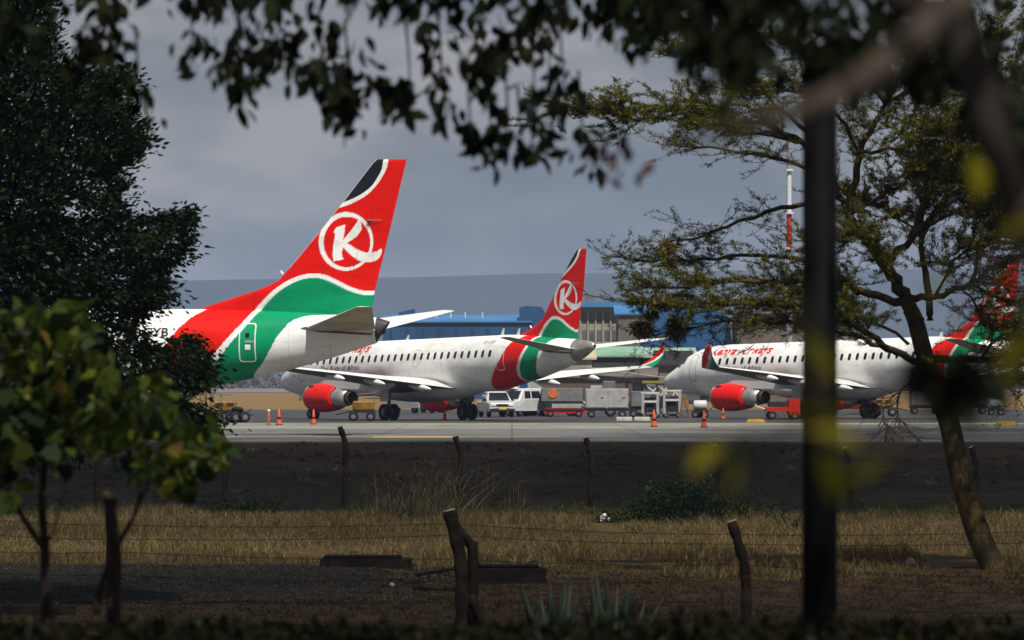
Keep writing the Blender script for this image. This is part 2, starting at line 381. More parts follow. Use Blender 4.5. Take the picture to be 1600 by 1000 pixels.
for k in (0.36, .46, .56, .68): 
    q = MB(); q.tube([(-w / 2 + w * k, 12, ze + .5), (-w / 2 + w * k, 12, ze + 1.6)], .12, 6); q.build('roof_vent', mat('pale_metal', (.5, .52, .55), .5), r)

x0, x1 = at0(907, 760).x, at0(966, 760).x; zt = at(0, 480, 760).z
r = empty('office_block', ((x0 + x1) / 2, 760, 0), 0, 'grey concrete office block with rows of window openings behind the tail fin', 'building')
b = MB(); b.box((0, 7, zt / 2), (x1 - x0, 14, zt)); b.build('wall', conc, r)
wd = (x1 - x0) / 5
win_mat = mat('office_window', (.10, .10, .095), .4, var=.35, scale=.5)
first = None
for fl in range(4):
    for k in range(5):
        q = MB(); zc_ = zt - 1.3 - fl * 2.45
        q.box((-(x1 - x0) / 2 + wd * (k + .5), -.03, zc_), (wd * .62, .1, 1.35)); q.build('window', win_mat, r)
for k in range(6):
    q = MB(); q.box((-(x1 - x0) / 2 + wd * k, -.12, zt / 2), (.22, .24, zt - .02)); q.build('pillar', conc, r)
b = MB(); b.box((.9, 6, zt + .35), ((x1 - x0) + 2.5, 14.6, .7)); b.build('roof', blue_roof, r)
b = MB(); b.box((-1.2, 5, zt + 1.15), (1.2, 3, .9)); b.build('roof_tank', conc_d, r)
shed('storehouse', 966, 1012, 478, 492, 740, 16, blue_roof, conc_d, 'dark grey storehouse with blue roof between the office block and the bright blue hangar', 'building')
xa, xb = at0(1008, 700).x, at0(1150, 700).x
r = empty('hangar', ((xa + xb) / 2, 700, 0), 0, 'bright blue hangar with sloped end wall behind the acacia branches', 'hangar')
hw = (xb - xa) / 2; ht = at(0, 482, 700).z
b = MB(); b.prism([(-hw, 0), (hw + .2, 0), (hw - .8, ht - 1.2), (hw - 3, ht), (-hw + 2, ht - .2), (-hw, ht - 2)], 0, 24); b.build('wall', mat('bright_blue_cladding', (.018, .085, .21), .5, var=.15, scale=.3, stretch=(1, 1, .1)), r)
b = MB(); b.box((0, -.06, 1.9), (hw * 1.7, .1, 3.6)); b.build('door', mat('hangar_door', (.10, .10, .10), .6), r)
b = MB(); b.box((-hw * .1, -.05, ht * .55), (3.2, .08, .7)); b.build('sign_panel', blue_dark, r)
xa, xb = at0(1152, 690).x, at0(1330, 690).x
r = empty('brown_terminal', ((xa + xb) / 2, 690, 0), 0, 'brown concrete block with pale upper windows beyond the far airliner', 'building')
tw = xb - xa; tz = at(0, 490, 690).z
b = MB(); b.box((0, 8, tz / 2), (tw, 16, tz)); b.build('wall', mat('brown_render', (.13, .105, .085), .85, var=.25, scale=.4), r)
for k in range(7):
    q = MB(); q.box((-tw / 2 + tw * (k + .5) / 7, -.04, tz - 1.5), (tw / 7 * .55, .1, 1.2)); q.build('window', mat('dusty_window', (.22, .20, .18), .4), r)
b = MB(); b.box((0, 7.5, tz + .2), (tw + 1, 17.5, .4)); b.build('roof', conc_d, r)
green_roof = mat('green_roofing', (.20, .34, .25), .6, var=.2, scale=.3)
shed('cargo_shed', 926, 1000, 543, 558, 620, 20, green_roof, mat('dark_shed_wall', (.035, .035, .035), .8), 'low cargo shed with pale green roof behind the wing of the middle airliner', 'shed')  # near-black wall colour, used for both cargo sheds
shed('cargo_shed', 1004, 1084, 545, 559, 622, 20, mat('pale_green_roofing', (.26, .38, .30), .6, var=.2, scale=.3), MATS['dark_shed_wall'], 'low cargo shed with pale green roof behind the nose of the far airliner', 'shed')
shed('kiosk', 1030, 1076, 551, 573, 520, 4, mat('black_roofing', (.018, .018, .02), .7), mat('tan_render', (.16, .13, .095), .85, var=.2), 'small tan building with dark pitched roof near the nose of the far airliner', 'building')
shed('storage_yard_wall', 842, 1036, 577, 590, 585, 8, conc_d, mat('red_brown_render', (.085, .062, .05), .85, var=.3, scale=.5), 'long low reddish brown storage building below the wing of the middle airliner', 'building')
shed('pale_store', 890, 925, 548, 562, 615, 8, mat('straw_roofing', (.40, .36, .22), .8, var=.2), mat('mixed_wall', (.20, .22, .18), .8, var=.4, scale=.6), 'small store with straw coloured roof behind the tail of the middle airliner', 'building')

# signal mast
r = empty('signal_mast', at0(1233, 500), 0, 'tall mast banded red and white rising behind the acacia', 'mast')
prev = None
for k, (ya, yb, c) in enumerate([(640, 560, 'g'), (560, 500, 'g'), (500, 445, 'g'), (445, 388, 'w2'), (388, 333, 'r'), (333, 266, 'w'), (266, 205, 'g')]):
    za, zb = at(0, ya, 500).z, at(0, yb, 500).z; ra = .30 - .016 * k
    mm = {'w': mat('mast_white', (.6, .6, .6), .5), 'w2': mat('mast_grey', (.35, .36, .36), .5), 'r': mat('mast_red', (.5, .02, .02), .5), 'g': mat('mast_steel', (.25, .26, .27), .5)}[c]
    b = MB(); b.tube([(0, 0, max(0, za)), (0, 0, zb)], [ra, ra - .016], 10); b.build('mast_section', mm, r)
for yy in (388, 333, 266):
    b = MB(); b.lathe([(-.08, .2), (-.08, .42), (.08, .42), (.08, .2)], (0, 0, at(0, yy, 500).z), (0, 0, 1), 12); b.build('flange', MATS['mast_white'], r)

# ------------------------------------------------------------------ airliners
RED = (.70, .008, .004); GREEN = (.002, .27, .115); WHITE = (.84, .84, .82); BLACK = (.012, .014, .018); GREY = (.42, .42, .41)
def skin_mat():
    m = bpy.data.materials.new('painted_skin'); m.use_nodes = True; t = m.node_tree; lk = t.links.new; b = t.nodes['Principled BSDF']
    a = t.nodes.new('ShaderNodeAttribute'); a.attribute_name = 'livery'
    tcn = t.nodes.new('ShaderNodeTexCoord'); mpn = t.nodes.new('ShaderNodeMapping'); mpn.inputs['Scale'].default_value = (.5, 1, 1.4); lk(tcn.outputs['Object'], mpn.inputs[0])
    nz = t.nodes.new('ShaderNodeTexNoise'); nz.inputs['Scale'].default_value = 1.1; nz.inputs['Detail'].default_value = 8; nz.inputs['Roughness'].default_value = .7; lk(mpn.outputs[0], nz.inputs['Vector'])
    rp = t.nodes.new('ShaderNodeValToRGB'); rp.color_ramp.elements[0].position = .3; rp.color_ramp.elements[0].color = (.74, .71, .65, 1); rp.color_ramp.elements[1].position = .55; rp.color_ramp.elements[1].color = (1, 1, 1, 1); lk(nz.outputs['Fac'], rp.inputs[0])
    sp = t.nodes.new('ShaderNodeSeparateXYZ'); lk(tcn.outputs['Object'], sp.inputs[0])
    mo = t.nodes.new('ShaderNodeMath'); mo.operation = 'PINGPONG'; mo.inputs[1].default_value = .95; lk(sp.outputs['X'], mo.inputs[0])
    lt = t.nodes.new('ShaderNodeMath'); lt.operation = 'LESS_THAN'; lt.inputs[1].default_value = .011; lk(mo.outputs[0], lt.inputs[0])
    pl = t.nodes.new('ShaderNodeMix'); pl.data_type = 'RGBA'; pl.inputs['A'].default_value = (1, 1, 1, 1); pl.inputs['B'].default_value = (.66, .64, .60, 1); lk(lt.outputs[0], pl.inputs['Factor'])
    m1 = t.nodes.new('ShaderNodeMix'); m1.data_type = 'RGBA'; m1.blend_type = 'MULTIPLY'; m1.inputs['Factor'].default_value = 1; lk(a.outputs['Color'], m1.inputs['A']); lk(rp.outputs[0], m1.inputs['B'])
    m2 = t.nodes.new('ShaderNodeMix'); m2.data_type = 'RGBA'; m2.blend_type = 'MULTIPLY'; m2.inputs['Factor'].default_value = 1; lk(m1.outputs['Result'], m2.inputs['A']); lk(pl.outputs['Result'], m2.inputs['B'])
    lk(m2.outputs['Result'], b.inputs['Base Color']); b.inputs['Roughness'].default_value = .38; b.inputs['Specular IOR Level'].default_value = .15; b.inputs['Coat Weight'].default_value = .0; b.inputs['Coat Roughness'].default_value = .15
    rr = t.nodes.new('ShaderNodeMapRange'); rr.inputs[3].default_value = .52; rr.inputs[4].default_value = .32; lk(nz.outputs['Fac'], rr.inputs[0]); lk(rr.outputs[0], b.inputs['Roughness'])
    return m
SKIN = skin_mat()
M_WHITE = mat('aircraft_white', (.72, .72, .70), .4, var=.06, scale=.8)
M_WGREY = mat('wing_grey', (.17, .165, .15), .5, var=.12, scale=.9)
M_RED = mat('nacelle_red', (.70, .008, .005), .35, var=.08, scale=1.2, coat=.0, spec=.25)
M_METAL = mat('bare_metal', (.46, .45, .43), .38, metal=.7, var=.15, scale=2)
M_HOT = mat('burnt_exhaust', (.05, .032, .025), .6, metal=.3, var=.3, scale=3)
M_STABU = mat('shade_tinted_underside', (.40, .36, .27), .55, var=.15, scale=.9); M_SEAL = mat('dark_root_seal', (.10, .085, .065), .7, var=.4, scale=2)  # beige underside paints the shade and warm bounced light below the stabilizers
M_APU = mat('heat_stained_metal', (.40, .37, .32), .35, metal=.6, var=.35, scale=1.5)
M_TYRE = mat('tyre_rubber', (.012, .012, .013), .8, var=.3, scale=6)
M_STRUT = mat('gear_strut_grey', (.22, .22, .22), .5, var=.15)
M_GLASS = mat('cabin_window', (.015, .017, .02), .15, var=.3, scale=3)
M_DARK = mat('dark_seal', (.02, .02, .02), .6)
M_LETTER_R = mat('red_lettering', (.60, .03, .02), .5)
M_LETTER_K = mat('black_lettering', (.03, .03, .035), .5)
M_LINE = mat('white_door_outline', (.75, .75, .73), .5)
M_LINE2 = mat('rudder_gap_line', (.20, .05, .04), .6); M_SLINE = mat('grey_door_outline', (.33, .33, .32), .5)

def set_livery(o, cols):
    a = o.data.color_attributes.new('livery', 'FLOAT_COLOR', 'POINT')
    c = np.ones((len(o.data.vertices), 4), np.float32); c[:, :3] = cols; a.data.foreach_set('color', c.reshape(-1))

class Jet:
    """one airliner. s runs forward from the tail end, v to port, z up from the ground at the main wheels"""
    def __init__(j, P): j.__dict__.update(P)
    def section(j, s):
        t, b, w = ip(s, j.top), ip(s, j.bot), ip(s, j.wid)
        return (t + b) / 2, (t - b) / 2, w
    def surf_v(j, s, z):
        c, h, w = j.section(s); e = np.clip((z - c) / h, -1, 1)
        return w * np.sqrt(np.maximum(0, 1 - e * e))
    def P(j, s, v, z): return (s - j.sg, v, z)
    def fin_paint(j, s, z):
        c = np.empty((len(s), 3)); c[:] = RED
        c[in_poly(s, z, j.white_tip)] = WHITE; c[in_poly(s, z, j.black_tip)] = BLACK
        ox, oz, orx, orz = j.ring_o; ix, iz, irx, irz = j.ring_i
        ro = ((s - ox) / orx) ** 2 + ((z - oz) / orz) ** 2; ri = ((s - ix) / irx) ** 2 + ((z - iz) / irz) ** 2
        c[(ro < 1) & (ri > 1)] = WHITE; c[in_poly(s, z, j.K)] = WHITE
        c[in_poly(s, z, j.waveU)] = WHITE; c[in_poly(s, z, j.waveL)] = GREEN
        return c
    def body_paint(j, s, z):
        c = np.empty((len(s), 3)); c[:] = WHITE
        c[in_poly(s, z, j.redzone)] = RED
        c[in_poly(s, z, j.waveU)] = WHITE; c[in_poly(s, z, j.waveL)] = GREEN
        c[in_poly(s, z, j.rearwhite)] = WHITE
        return c
    def fuselage(j, root):
        n = 150; q = np.linspace(0, 2 * np.pi, n, endpoint=False)
        ss = np.concatenate([np.arange(j.apu, 12.5, .045), np.arange(12.6, j.L - 6, .3), j.L - 6 * np.linspace(1, 0, 50)[1:] ** 1.0])
        V = []
        for s in ss:
            c, h, w = j.section(s); V.append(np.stack([np.full(n, s - j.sg), w * np.sin(q), c + h * np.cos(q)], 1))
        V = np.concatenate(V); m = len(ss)
        F = [(i * n + k, (i + 1) * n + k, (i + 1) * n + (k + 1) % n, i * n + (k + 1) % n) for i in range(m - 1) for k in range(n)]
        F += [tuple(range(n)), tuple((m - 1) * n + k for k in range(n - 1, -1, -1))]
        o = link('fuselage', V, F, SKIN, root, True)
        set_livery(o, j.body_paint(V[:, 0] + j.sg, V[:, 2]))
        # exhaust end of the tail cone
        b = MB(); secs = []
        for s in np.linspace(j.apu + .002, j.tail_end, 14):
            c, h, w = j.section(s); secs.append([j.P(s + j.slant * (z_), w * math.sin(a), c + h * math.cos(a)) for a in np.linspace(0, 2 * np.pi, 24, endpoint=False) for z_ in [(-math.cos(a)) * max(0, (j.apu - s)) / max(.01, j.apu - j.tail_end)]])
        b.loft(secs); t = b.build('tail_cone', j.cone_mat, root, True)
        c, h, w = j.section(j.tail_end); b = MB(); b.lathe([(0, 0), (0, w * .62), (.06, w * .62), (.06, 0)], j.P(j.tail_end - .045, 0, c), (1, 0, 0), 16); b.build('exhaust', M_HOT, t)
        # belly fairing under the wing
        b = MB(); secs = []
        for s in np.linspace(j.belly[0], j.belly[1], 16):
            k = math.sin(math.pi * (s - j.belly[0]) / (j.belly[1] - j.belly[0])) ** .5; c, h, w = j.section(s)
            secs.append([j.P(s, (w * .4 + k * w * .62) * math.sin(a), c - h + .7 - (k * .62 + .55) * (math.cos(a) * .5 + .5) * 1.25 + .25) for a in np.linspace(-1.9, 1.9, 24)])
        b.loft(secs); b.build('belly_fairing', M_WHITE, root, True)
    def fin(j, root):
        zz = np.concatenate([np.arange(j.fin_z0, j.fin_z1, .04), [j.fin_z1]]); nu = j.fin_nu; uu = np.linspace(0, 1, nu)
        LE = ip(zz, [(z, s) for s, z in j.fin_le]); TE = ip(zz, [(z, s) for s, z in j.fin_te])
        th = lambda u: 1.48 * np.sqrt(u) - .63 * u - 1.76 * u ** 2 + 1.42 * u ** 3 - .5 * u ** 4 + .012 * u
        allV = []
        for side in (1, -1):
            for z, l, t in zip(zz, LE, TE):
                ch = min(l - t, 4.2 if j.L > 37 else 3.6); d = .085 * ch * np.clip((j.fin_z1 - z) / .12, .3, 1)
                allV.append(np.stack([l + (t - l) * uu - j.sg, side * d * th(uu), np.full(nu, z)], 1))
        V = np.concatenate(allV); m = len(zz); F = []
        for k in range(2):
            o_ = k * m * nu
            for i in range(m - 1):
                for u in range(nu - 1):
                    q = (o_ + i * nu + u, o_ + i * nu + u + 1, o_ + (i + 1) * nu + u + 1, o_ + (i + 1) * nu + u); F.append(q if k == 0 else q[::-1])
        for i in range(m - 1):   # trailing edge and leading edge strips
            a = i * nu + nu - 1; b_ = m * nu + a; F.append((a, b_, b_ + nu, a + nu))
        for u in range(nu - 1):
            a = (m - 1) * nu + u; b_ = m * nu + a; F.append((a, a + 1, b_ + 1, b_))
        o = link('tail_fin', V, F, SKIN, root, True)
        c = j.fin_paint(V[:, 0] + j.sg, V[:, 2])
        u_all = np.tile(np.tile(uu, m), 2); lw = np.repeat(np.tile(LE - TE, 2), nu); zl = V[:, 2]
        c[(u_all * lw < .055) & (zl > j.metal_le)] = GREY
        set_livery(o, c)
        zr = np.linspace(j.fin_z0 + (j.fin_z1 - j.fin_z0) * .2, j.fin_z1 - .1, 14); lr = ip(zr, [(z, s) for s, z in j.fin_le]); tr_ = ip(zr, [(z, s) for s, z in j.fin_te]); chd = np.minimum(lr - tr_, 3.9); sr_ = tr_ + chd * .32
        for side in (1, -1):
            uq = 1 - chd * .32 / (lr - tr_); dq = .085 * np.minimum(lr - tr_, 4.2 if j.L > 37 else 3.6) * th(uq)
            b = MB(); b.tube([j.P(a, side * d_, z) for a, d_, z in zip(sr_, dq, zr)], .010, 4); b.build('rudder_gap', M_LINE2, o)  # thin dark tube drawn along the rudder hinge line
        b = MB(); b.tube([j.P(ip(j.beacon, [(z, s) for s, z in j.fin_le]) + .05, 0, j.beacon), j.P(ip(j.beacon, [(z, s) for s, z in j.fin_le]) + .16, 0, j.beacon + .16)], .06, 8); b.build('antenna', M_WHITE, o)
        b = MB()
        s_ = ip(j.rud, [(z, s) for s, z in j.fin_te]); b.box(j.P(s_ + 1.05, .16, j.rud), (.16, .14, .05)); b.tube([j.P(s_ + 1.0, .2, j.rud), j.P(s_ + .45, .12, j.rud)], .014, 6); b.build('actuator_rod', M_STRUT, o)
    def foil(j, sle, ste, th, v, z, droop=0., roll=0.):
        n = 13; u = .5 - .5 * np.cos(np.linspace(0, np.pi, n)); t = th * 5 * (.2969 * np.sqrt(u) - .126 * u - .3516 * u ** 2 + .2843 * u ** 3 - .1015 * u ** 4)
        ch = sle - ste; cam = .012 * np.sin(np.pi * u) * 1.0 - np.where(u > .72, (u - .72) * math.tan(R(droop)), 0)
        up = [(sle - ch * a, ch * (c + b)) for a, b, c in zip(u, t, cam)]; lo = [(sle - ch * a, ch * (c - b)) for a, b, c in zip(u, t, cam)][::-1][:-1]
        cr, sr = math.cos(roll), math.sin(roll)
        return [j.P(a, v - h * sr, z + h * cr) for a, h in up + lo[:]]
    def wing(j, root):
        for side in (1, -1):
            secs = []
            for (v, le, te, z, th, dr) in j.wing_secs: secs.append(j.foil(le, te, th, v * side, z, dr))
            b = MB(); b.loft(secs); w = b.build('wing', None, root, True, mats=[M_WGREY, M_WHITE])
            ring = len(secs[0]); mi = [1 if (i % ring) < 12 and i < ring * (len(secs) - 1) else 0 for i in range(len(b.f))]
            w.data.polygons.foreach_set('material_index', np.array(mi, np.int32))
            v, le, te, z = j.wing_secs[-1][:4]
            if j.winglet:
                b = MB(); q = []; nn = 9; cols = []
                for k in range(nn):
                    f = k / (nn - 1); vv = v + .62 * math.sin(min(1, f * 1.5) * 1.1) + .35 * f; zz = z + 1.36 * f ** 1.3
                    le_ = le - 1.55 * f; ch = (le - te) * (1 - f) + .5 * f
                    q.append(j.foil(le_, le_ - ch, .09, vv * side, zz, 0, side * (1.0 * min(1, f * 2))))
                b.loft(q); o = b.build('winglet', SKIN, w, True)
                VV = np.array([x.co[:] for x in o.data.vertices]); ring = len(q[0]); kk = np.arange(len(VV)) // ring
                lle = np.array([le - 1.55 * (k / (nn - 1)) for k in kk]); cch = np.array([(le - te) * (1 - k / (nn - 1)) + .5 * k / (nn - 1) for k in kk])
                u = (lle - (VV[:, 0] + j.sg)) / cch; f = kk / (nn - 1)
                c = np.empty((len(VV), 3)); c[:] = RED; lim = .35 + f * .75
                c[u > lim - .12] = WHITE; c[u > lim + .05] = GREEN; set_livery(o, c)
            for (fv, fl) in j.fairings:
                i = ip(fv, [(a[0], a[2]) for a in j.wing_secs]); zf = ip(fv, [(a[0], a[3]) for a in j.wing_secs])
                b = MB(); prof = []
                for k in range(11):
                    f = k / 10; r = .21 * math.sin(math.pi * min(1, f * .9 + .1)) ** .6; prof.append((f * fl, max(r, .02)))
                b.lathe(prof, j.P(i + fl * .62, fv * side, zf - .16), (-1, 0, -.13), 12); b.build('flap_fairing', M_WHITE, w, True)
    def engine(j, root):
        ex, ev, ez, k = j.eng
        for side in (1, -1):
            b = MB(); o_ = j.P(ex, ev * side, ez); d = (-1, 0, -.02)
            b.lathe([(1.0 * k, .60 * k), (.25 * k, .62 * k), (.02, .70 * k), (0, .76 * k), (.12 * k, .84 * k), (.6 * k, .935 * k), (1.3 * k, .96 * k), (2.1 * k, .93 * k), (2.9 * k, .83 * k), (3.25 * k, .775 * k), (3.25 * k, .72 * k), (2.5 * k, .70 * k)], o_, d, 36)
            e = b.build('engine_nacelle', M_RED, root, True)
            b = MB(); b.lathe([(-.015, .735 * k), (-.02, .775 * k), (.13 * k, .862 * k), (.14 * k, .85 * k)], o_, d, 36); b.build('intake_lip', M_METAL, e, True)
            b = MB(); b.lathe([(1.0 * k, .62 * k), (1.0 * k, .0)], o_, d, 24); b.build('fan', M_DARK, e)
            b = MB(); b.lathe([(2.6 * k, .66 * k), (3.2 * k, .66 * k), (3.8 * k, .60 * k), (4.55 * k, .50 * k), (4.55 * k, .46 * k), (4.0 * k, .46 * k)], o_, d, 30); b.build('core_cowl', M_METAL, e, True)
            b = MB(); b.lathe([(4.0 * k, .47 * k), (4.56 * k, .475 * k), (5.0 * k, .44 * k), (5.0 * k, .40 * k), (4.5 * k, .38 * k), (4.5 * k, .2 * k), (5.3 * k, .03)], o_, d, 26); b.build('exhaust_nozzle', M_HOT, e, True)
            zt = ip(ev, [(a[0], a[3]) for a in j.wing_secs]); sle = ip(ev, [(a[0], a[1]) for a in j.wing_secs])
            b = MB(); secs = []
            for s, z0, z1, w in ((ex - .9 * k, ez + .80 * k, ez + .97 * k, .05), (ex - 1.6 * k, ez + .70 * k, ez + 1.12 * k, .16), (ex - 3.2 * k, ez + .55 * k, zt + .12, .2), (sle - 1.2, ez + .40 * k, zt + .06, .2), (sle - 2.6, zt - .62, zt, .15), (sle - 3.7, zt - .32, zt - .02, .04)):
                secs.append([j.P(s, ev * side - w, z0), j.P(s, ev * side + w, z0), j.P(s, ev * side + w, z1), j.P(s, ev * side - w, z1)])
            b.loft(secs); b.build('pylon', M_WHITE, e)
            b = MB()
            b.box(j.P(ex - .75 * k, ev * side + .58 * k, ez + .70 * k), (.5 * k, .1, .2 * k), 0); b.build('vent', M_DARK, e)
            b = MB(); b.loft([[j.P(ex - .9 * k + q, ev * side + (.80 * k) * .72 * (1 if side > 0 else 1) + p, ez + .45 * k + r_) for q, p, r_ in ((0, 0, 0), (-.5 * k, 0, 0), (-.9 * k, .28, .1), (-.9 * k, .32, .1), (-.5 * k, .02, 0), (0, .02, 0))], [j.P(ex - .9 * k + q, ev * side + .80 * k * .72 + p, ez + .52 * k + r_) for q, p, r_ in ((0, 0, 0), (-.5 * k, 0, 0), (-.9 * k, .28, .1), (-.9 * k, .32, .1), (-.5 * k, .02, 0), (0, .02, 0))]]); b.build('strake', M_RED, e)
    def stab(j, root):
        for side in (1, -1):
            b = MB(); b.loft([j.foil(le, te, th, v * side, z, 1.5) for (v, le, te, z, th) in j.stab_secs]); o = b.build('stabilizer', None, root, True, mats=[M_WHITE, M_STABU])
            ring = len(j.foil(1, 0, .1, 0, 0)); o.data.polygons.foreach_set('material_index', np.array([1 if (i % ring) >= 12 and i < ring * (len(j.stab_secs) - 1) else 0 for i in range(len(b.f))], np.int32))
            (v0, l0, t0, z0, _) = j.stab_secs[1]
            if side > 0: j.patch([(l0 + .35, z0 - .02), (l0 + .1, z0 + .06), (l0 - .4, z0 - .10), (t0 + .35, z0 - .26), (t0 + .35, z0 - .34), (l0 - .5, z0 - .20)], .03, M_SEAL, 'stabilizer_seal', o)  # dark strip along the stabilizer root joint
    def gear(j, root):
        def wheel(s, v, z, r, w):
            b = MB(); b.lathe([(-w / 2, r * .52), (-w / 2, r * .86), (-w * .34, r), (w * .34, r), (w / 2, r * .86), (w / 2, r * .52)], j.P(s, v, z), (0, 1, 0), 24)
            t = b.build('wheel', M_TYRE, root, True)
            b = MB(); b.lathe([(-w * .40, 0), (-w * .40, r * .2), (-w * .30, r * .53), (w * .30, r * .53), (w * .40, r * .2), (w * .40, 0)], j.P(s, v, z), (0, 1, 0), 18); b.build('rim', M_STRUT, t)
        for side in (1, -1):
            for dv in (-.34, .34): wheel(j.sg, j.track * side + dv, j.wr, j.wr, .36)
            zt = j.section(j.sg)[0] - j.section(j.sg)[1] * .85
            b = MB(); b.tube([j.P(j.sg, j.track * side, j.wr), j.P(j.sg, j.track * side, zt + .4)], [.11, .15], 10)
            b.tube([j.P(j.sg, j.track * side + .36, j.wr), j.P(j.sg, j.track * side - .36, j.wr)], .07, 8)
            b.tube([j.P(j.sg, j.track * side, zt - .2), j.P(j.sg, j.track * side * .45, zt + .3)], .07, 8)
            b.build('landing_gear_leg', M_STRUT, root, True)
            b = MB(); b.box(j.P(j.sg + .1, j.track * side + .28 * side, (zt + j.wr) / 2 + .45), (.95, .04, .95)); b.build('gear_door', M_WHITE, root)
        ng = j.nose_gear; zt = j.section(ng)[0] - j.section(ng)[1] * .9; dz = (ng - j.sg) * math.tan(R(j.pitch))
        for dv in (-.22, .22): wheel(ng, dv, dz + .33, .33, .2)
        b = MB(); b.tube([j.P(ng, 0, dz + .33), j.P(ng, 0, zt + .2)], .09, 10); b.tube([j.P(ng, .22, dz + .33), j.P(ng, -.22, dz + .33)], .05, 8); b.tube([j.P(ng, 0, dz + .9), j.P(ng + 1.1, 0, zt + .15)], .05, 8); b.build('landing_gear_leg', M_STRUT, root, True)
        b = MB()
        for dv in (-.42, .42): b.box(j.P(ng + .3, dv, zt - .1), (1.5, .04, .62))
        b.build('gear_door', M_WHITE, root)
    def patch(j, pts, off, m, name, parent, inner=None):
        """flat-ish panel on the port flank from a list of (s, z); with inner: a ring"""
        q = [j.P(s, float(j.surf_v(s, z)) + off, z) for s, z in pts]; n = len(q)
        if inner is None:
            c = np.mean(pts, axis=0); qc = j.P(c[0], float(j.surf_v(c[0], c[1])) + off, c[1])
            return link(name, q + [qc], [(i, (i + 1) % n, n) for i in range(n)], m, parent)
        k = [j.P(s, float(j.surf_v(s, z)) + off, z) for s, z in inner]
        return link(name, q + k, [(i, (i + 1) % n, n + (i + 1) % n, n + i) for i in range(n)], m, parent)
    def rrect(j, s0, s1, z0, z1, r, n=5, shear=0.):
        out = []
        for (cx, cz, a0) in ((s1 - r, z1 - r, 0), (s0 + r, z1 - r, 90), (s0 + r, z0 + r, 180), (s1 - r, z0 + r, 270)):
            for k in range(n):
                a = R(a0 + 90 * k / (n - 1)); out.append((cx + r * math.cos(a), cz + r * math.sin(a)))
        P = []
        for i in range(len(out)):     # extra points along the long sides so the panel follows the curve
            a, b = out[i], out[(i + 1) % len(out)]; d = math.hypot(a[0] - b[0], a[1] - b[1]); k = max(1, int(d / .12))
            P += [(a[0] + (b[0] - a[0]) * t / k, a[1] + (b[1] - a[1]) * t / k) for t in range(k)]
        return [(s + shear * (z - z0), z) for s, z in P]
    def door(j, s0, s1, z0, z1, line, lm, parent, window=True):
        o = j.patch(j.rrect(s0, s1, z0, z1, .16), .012, lm, 'door', parent, j.rrect(s0 + line, s1 - line, z0 + line, z1 - line, .11))
        sm = (s0 + s1) / 2; zm = z0 + (z1 - z0) * .58
        if window:
            j.patch(j.rrect(sm - .10, sm + .10, zm + .08, zm + .30, .06, 4), .014, M_GLASS, 'door_window', o)
            j.patch(j.rrect(sm - .30, sm + .12, zm - .14, zm - .06, .03, 3), .014, M_SLINE, 'handle', o)
            j.patch(j.rrect(sm - .15, sm + .10, zm - .48, zm - .24, .03, 3), .014, M_LINE, 'placard', o)
        return o
    def text(j, body, s_front, z, size, m, parent, shear=.25, width=None, bold=0., name='lettering'):
        cu = bpy.data.curves.new('lettering', 'FONT'); cu.body = body; cu.size = size; cu.shear = shear; cu.offset = bold; cu.resolution_u = 3
        ob = bpy.data.objects.new('lettering_source', cu); COL.objects.link(ob); bpy.context.view_layer.update()
        me = bpy.data.meshes.new_from_object(ob.evaluated_get(bpy.context.evaluated_depsgraph_get())); bpy.data.objects.remove(ob); bpy.data.curves.remove(cu)
        xs_ = [v.co.x for v in me.vertices]; sc = (width / (max(xs_) - min(xs_))) if width else 1
        for v in me.vertices:
            s = s_front - (v.co.x - min(xs_)) * sc; zz = z + v.co.y
            v.co = j.P(s, float(j.surf_v(s, zz)) + .016, zz)
        me.materials.clear(); me.materials.append(m); o = bpy.data.objects.new(name, me); COL.objects.link(o); o.parent = parent; return o
    def root(j, tx, D, th, label, z=0.0):
        X = (tx - 800) / FPX * D; a = R(th); h = Vector((-math.cos(a), math.sin(a), 0))
        o = empty('airliner', Vector((X, D, z)) + h * j.sg, 0, label, 'airliner', 'parked airliners')
        o.rotation_euler = (0, R(j.pitch), math.pi - a); return o

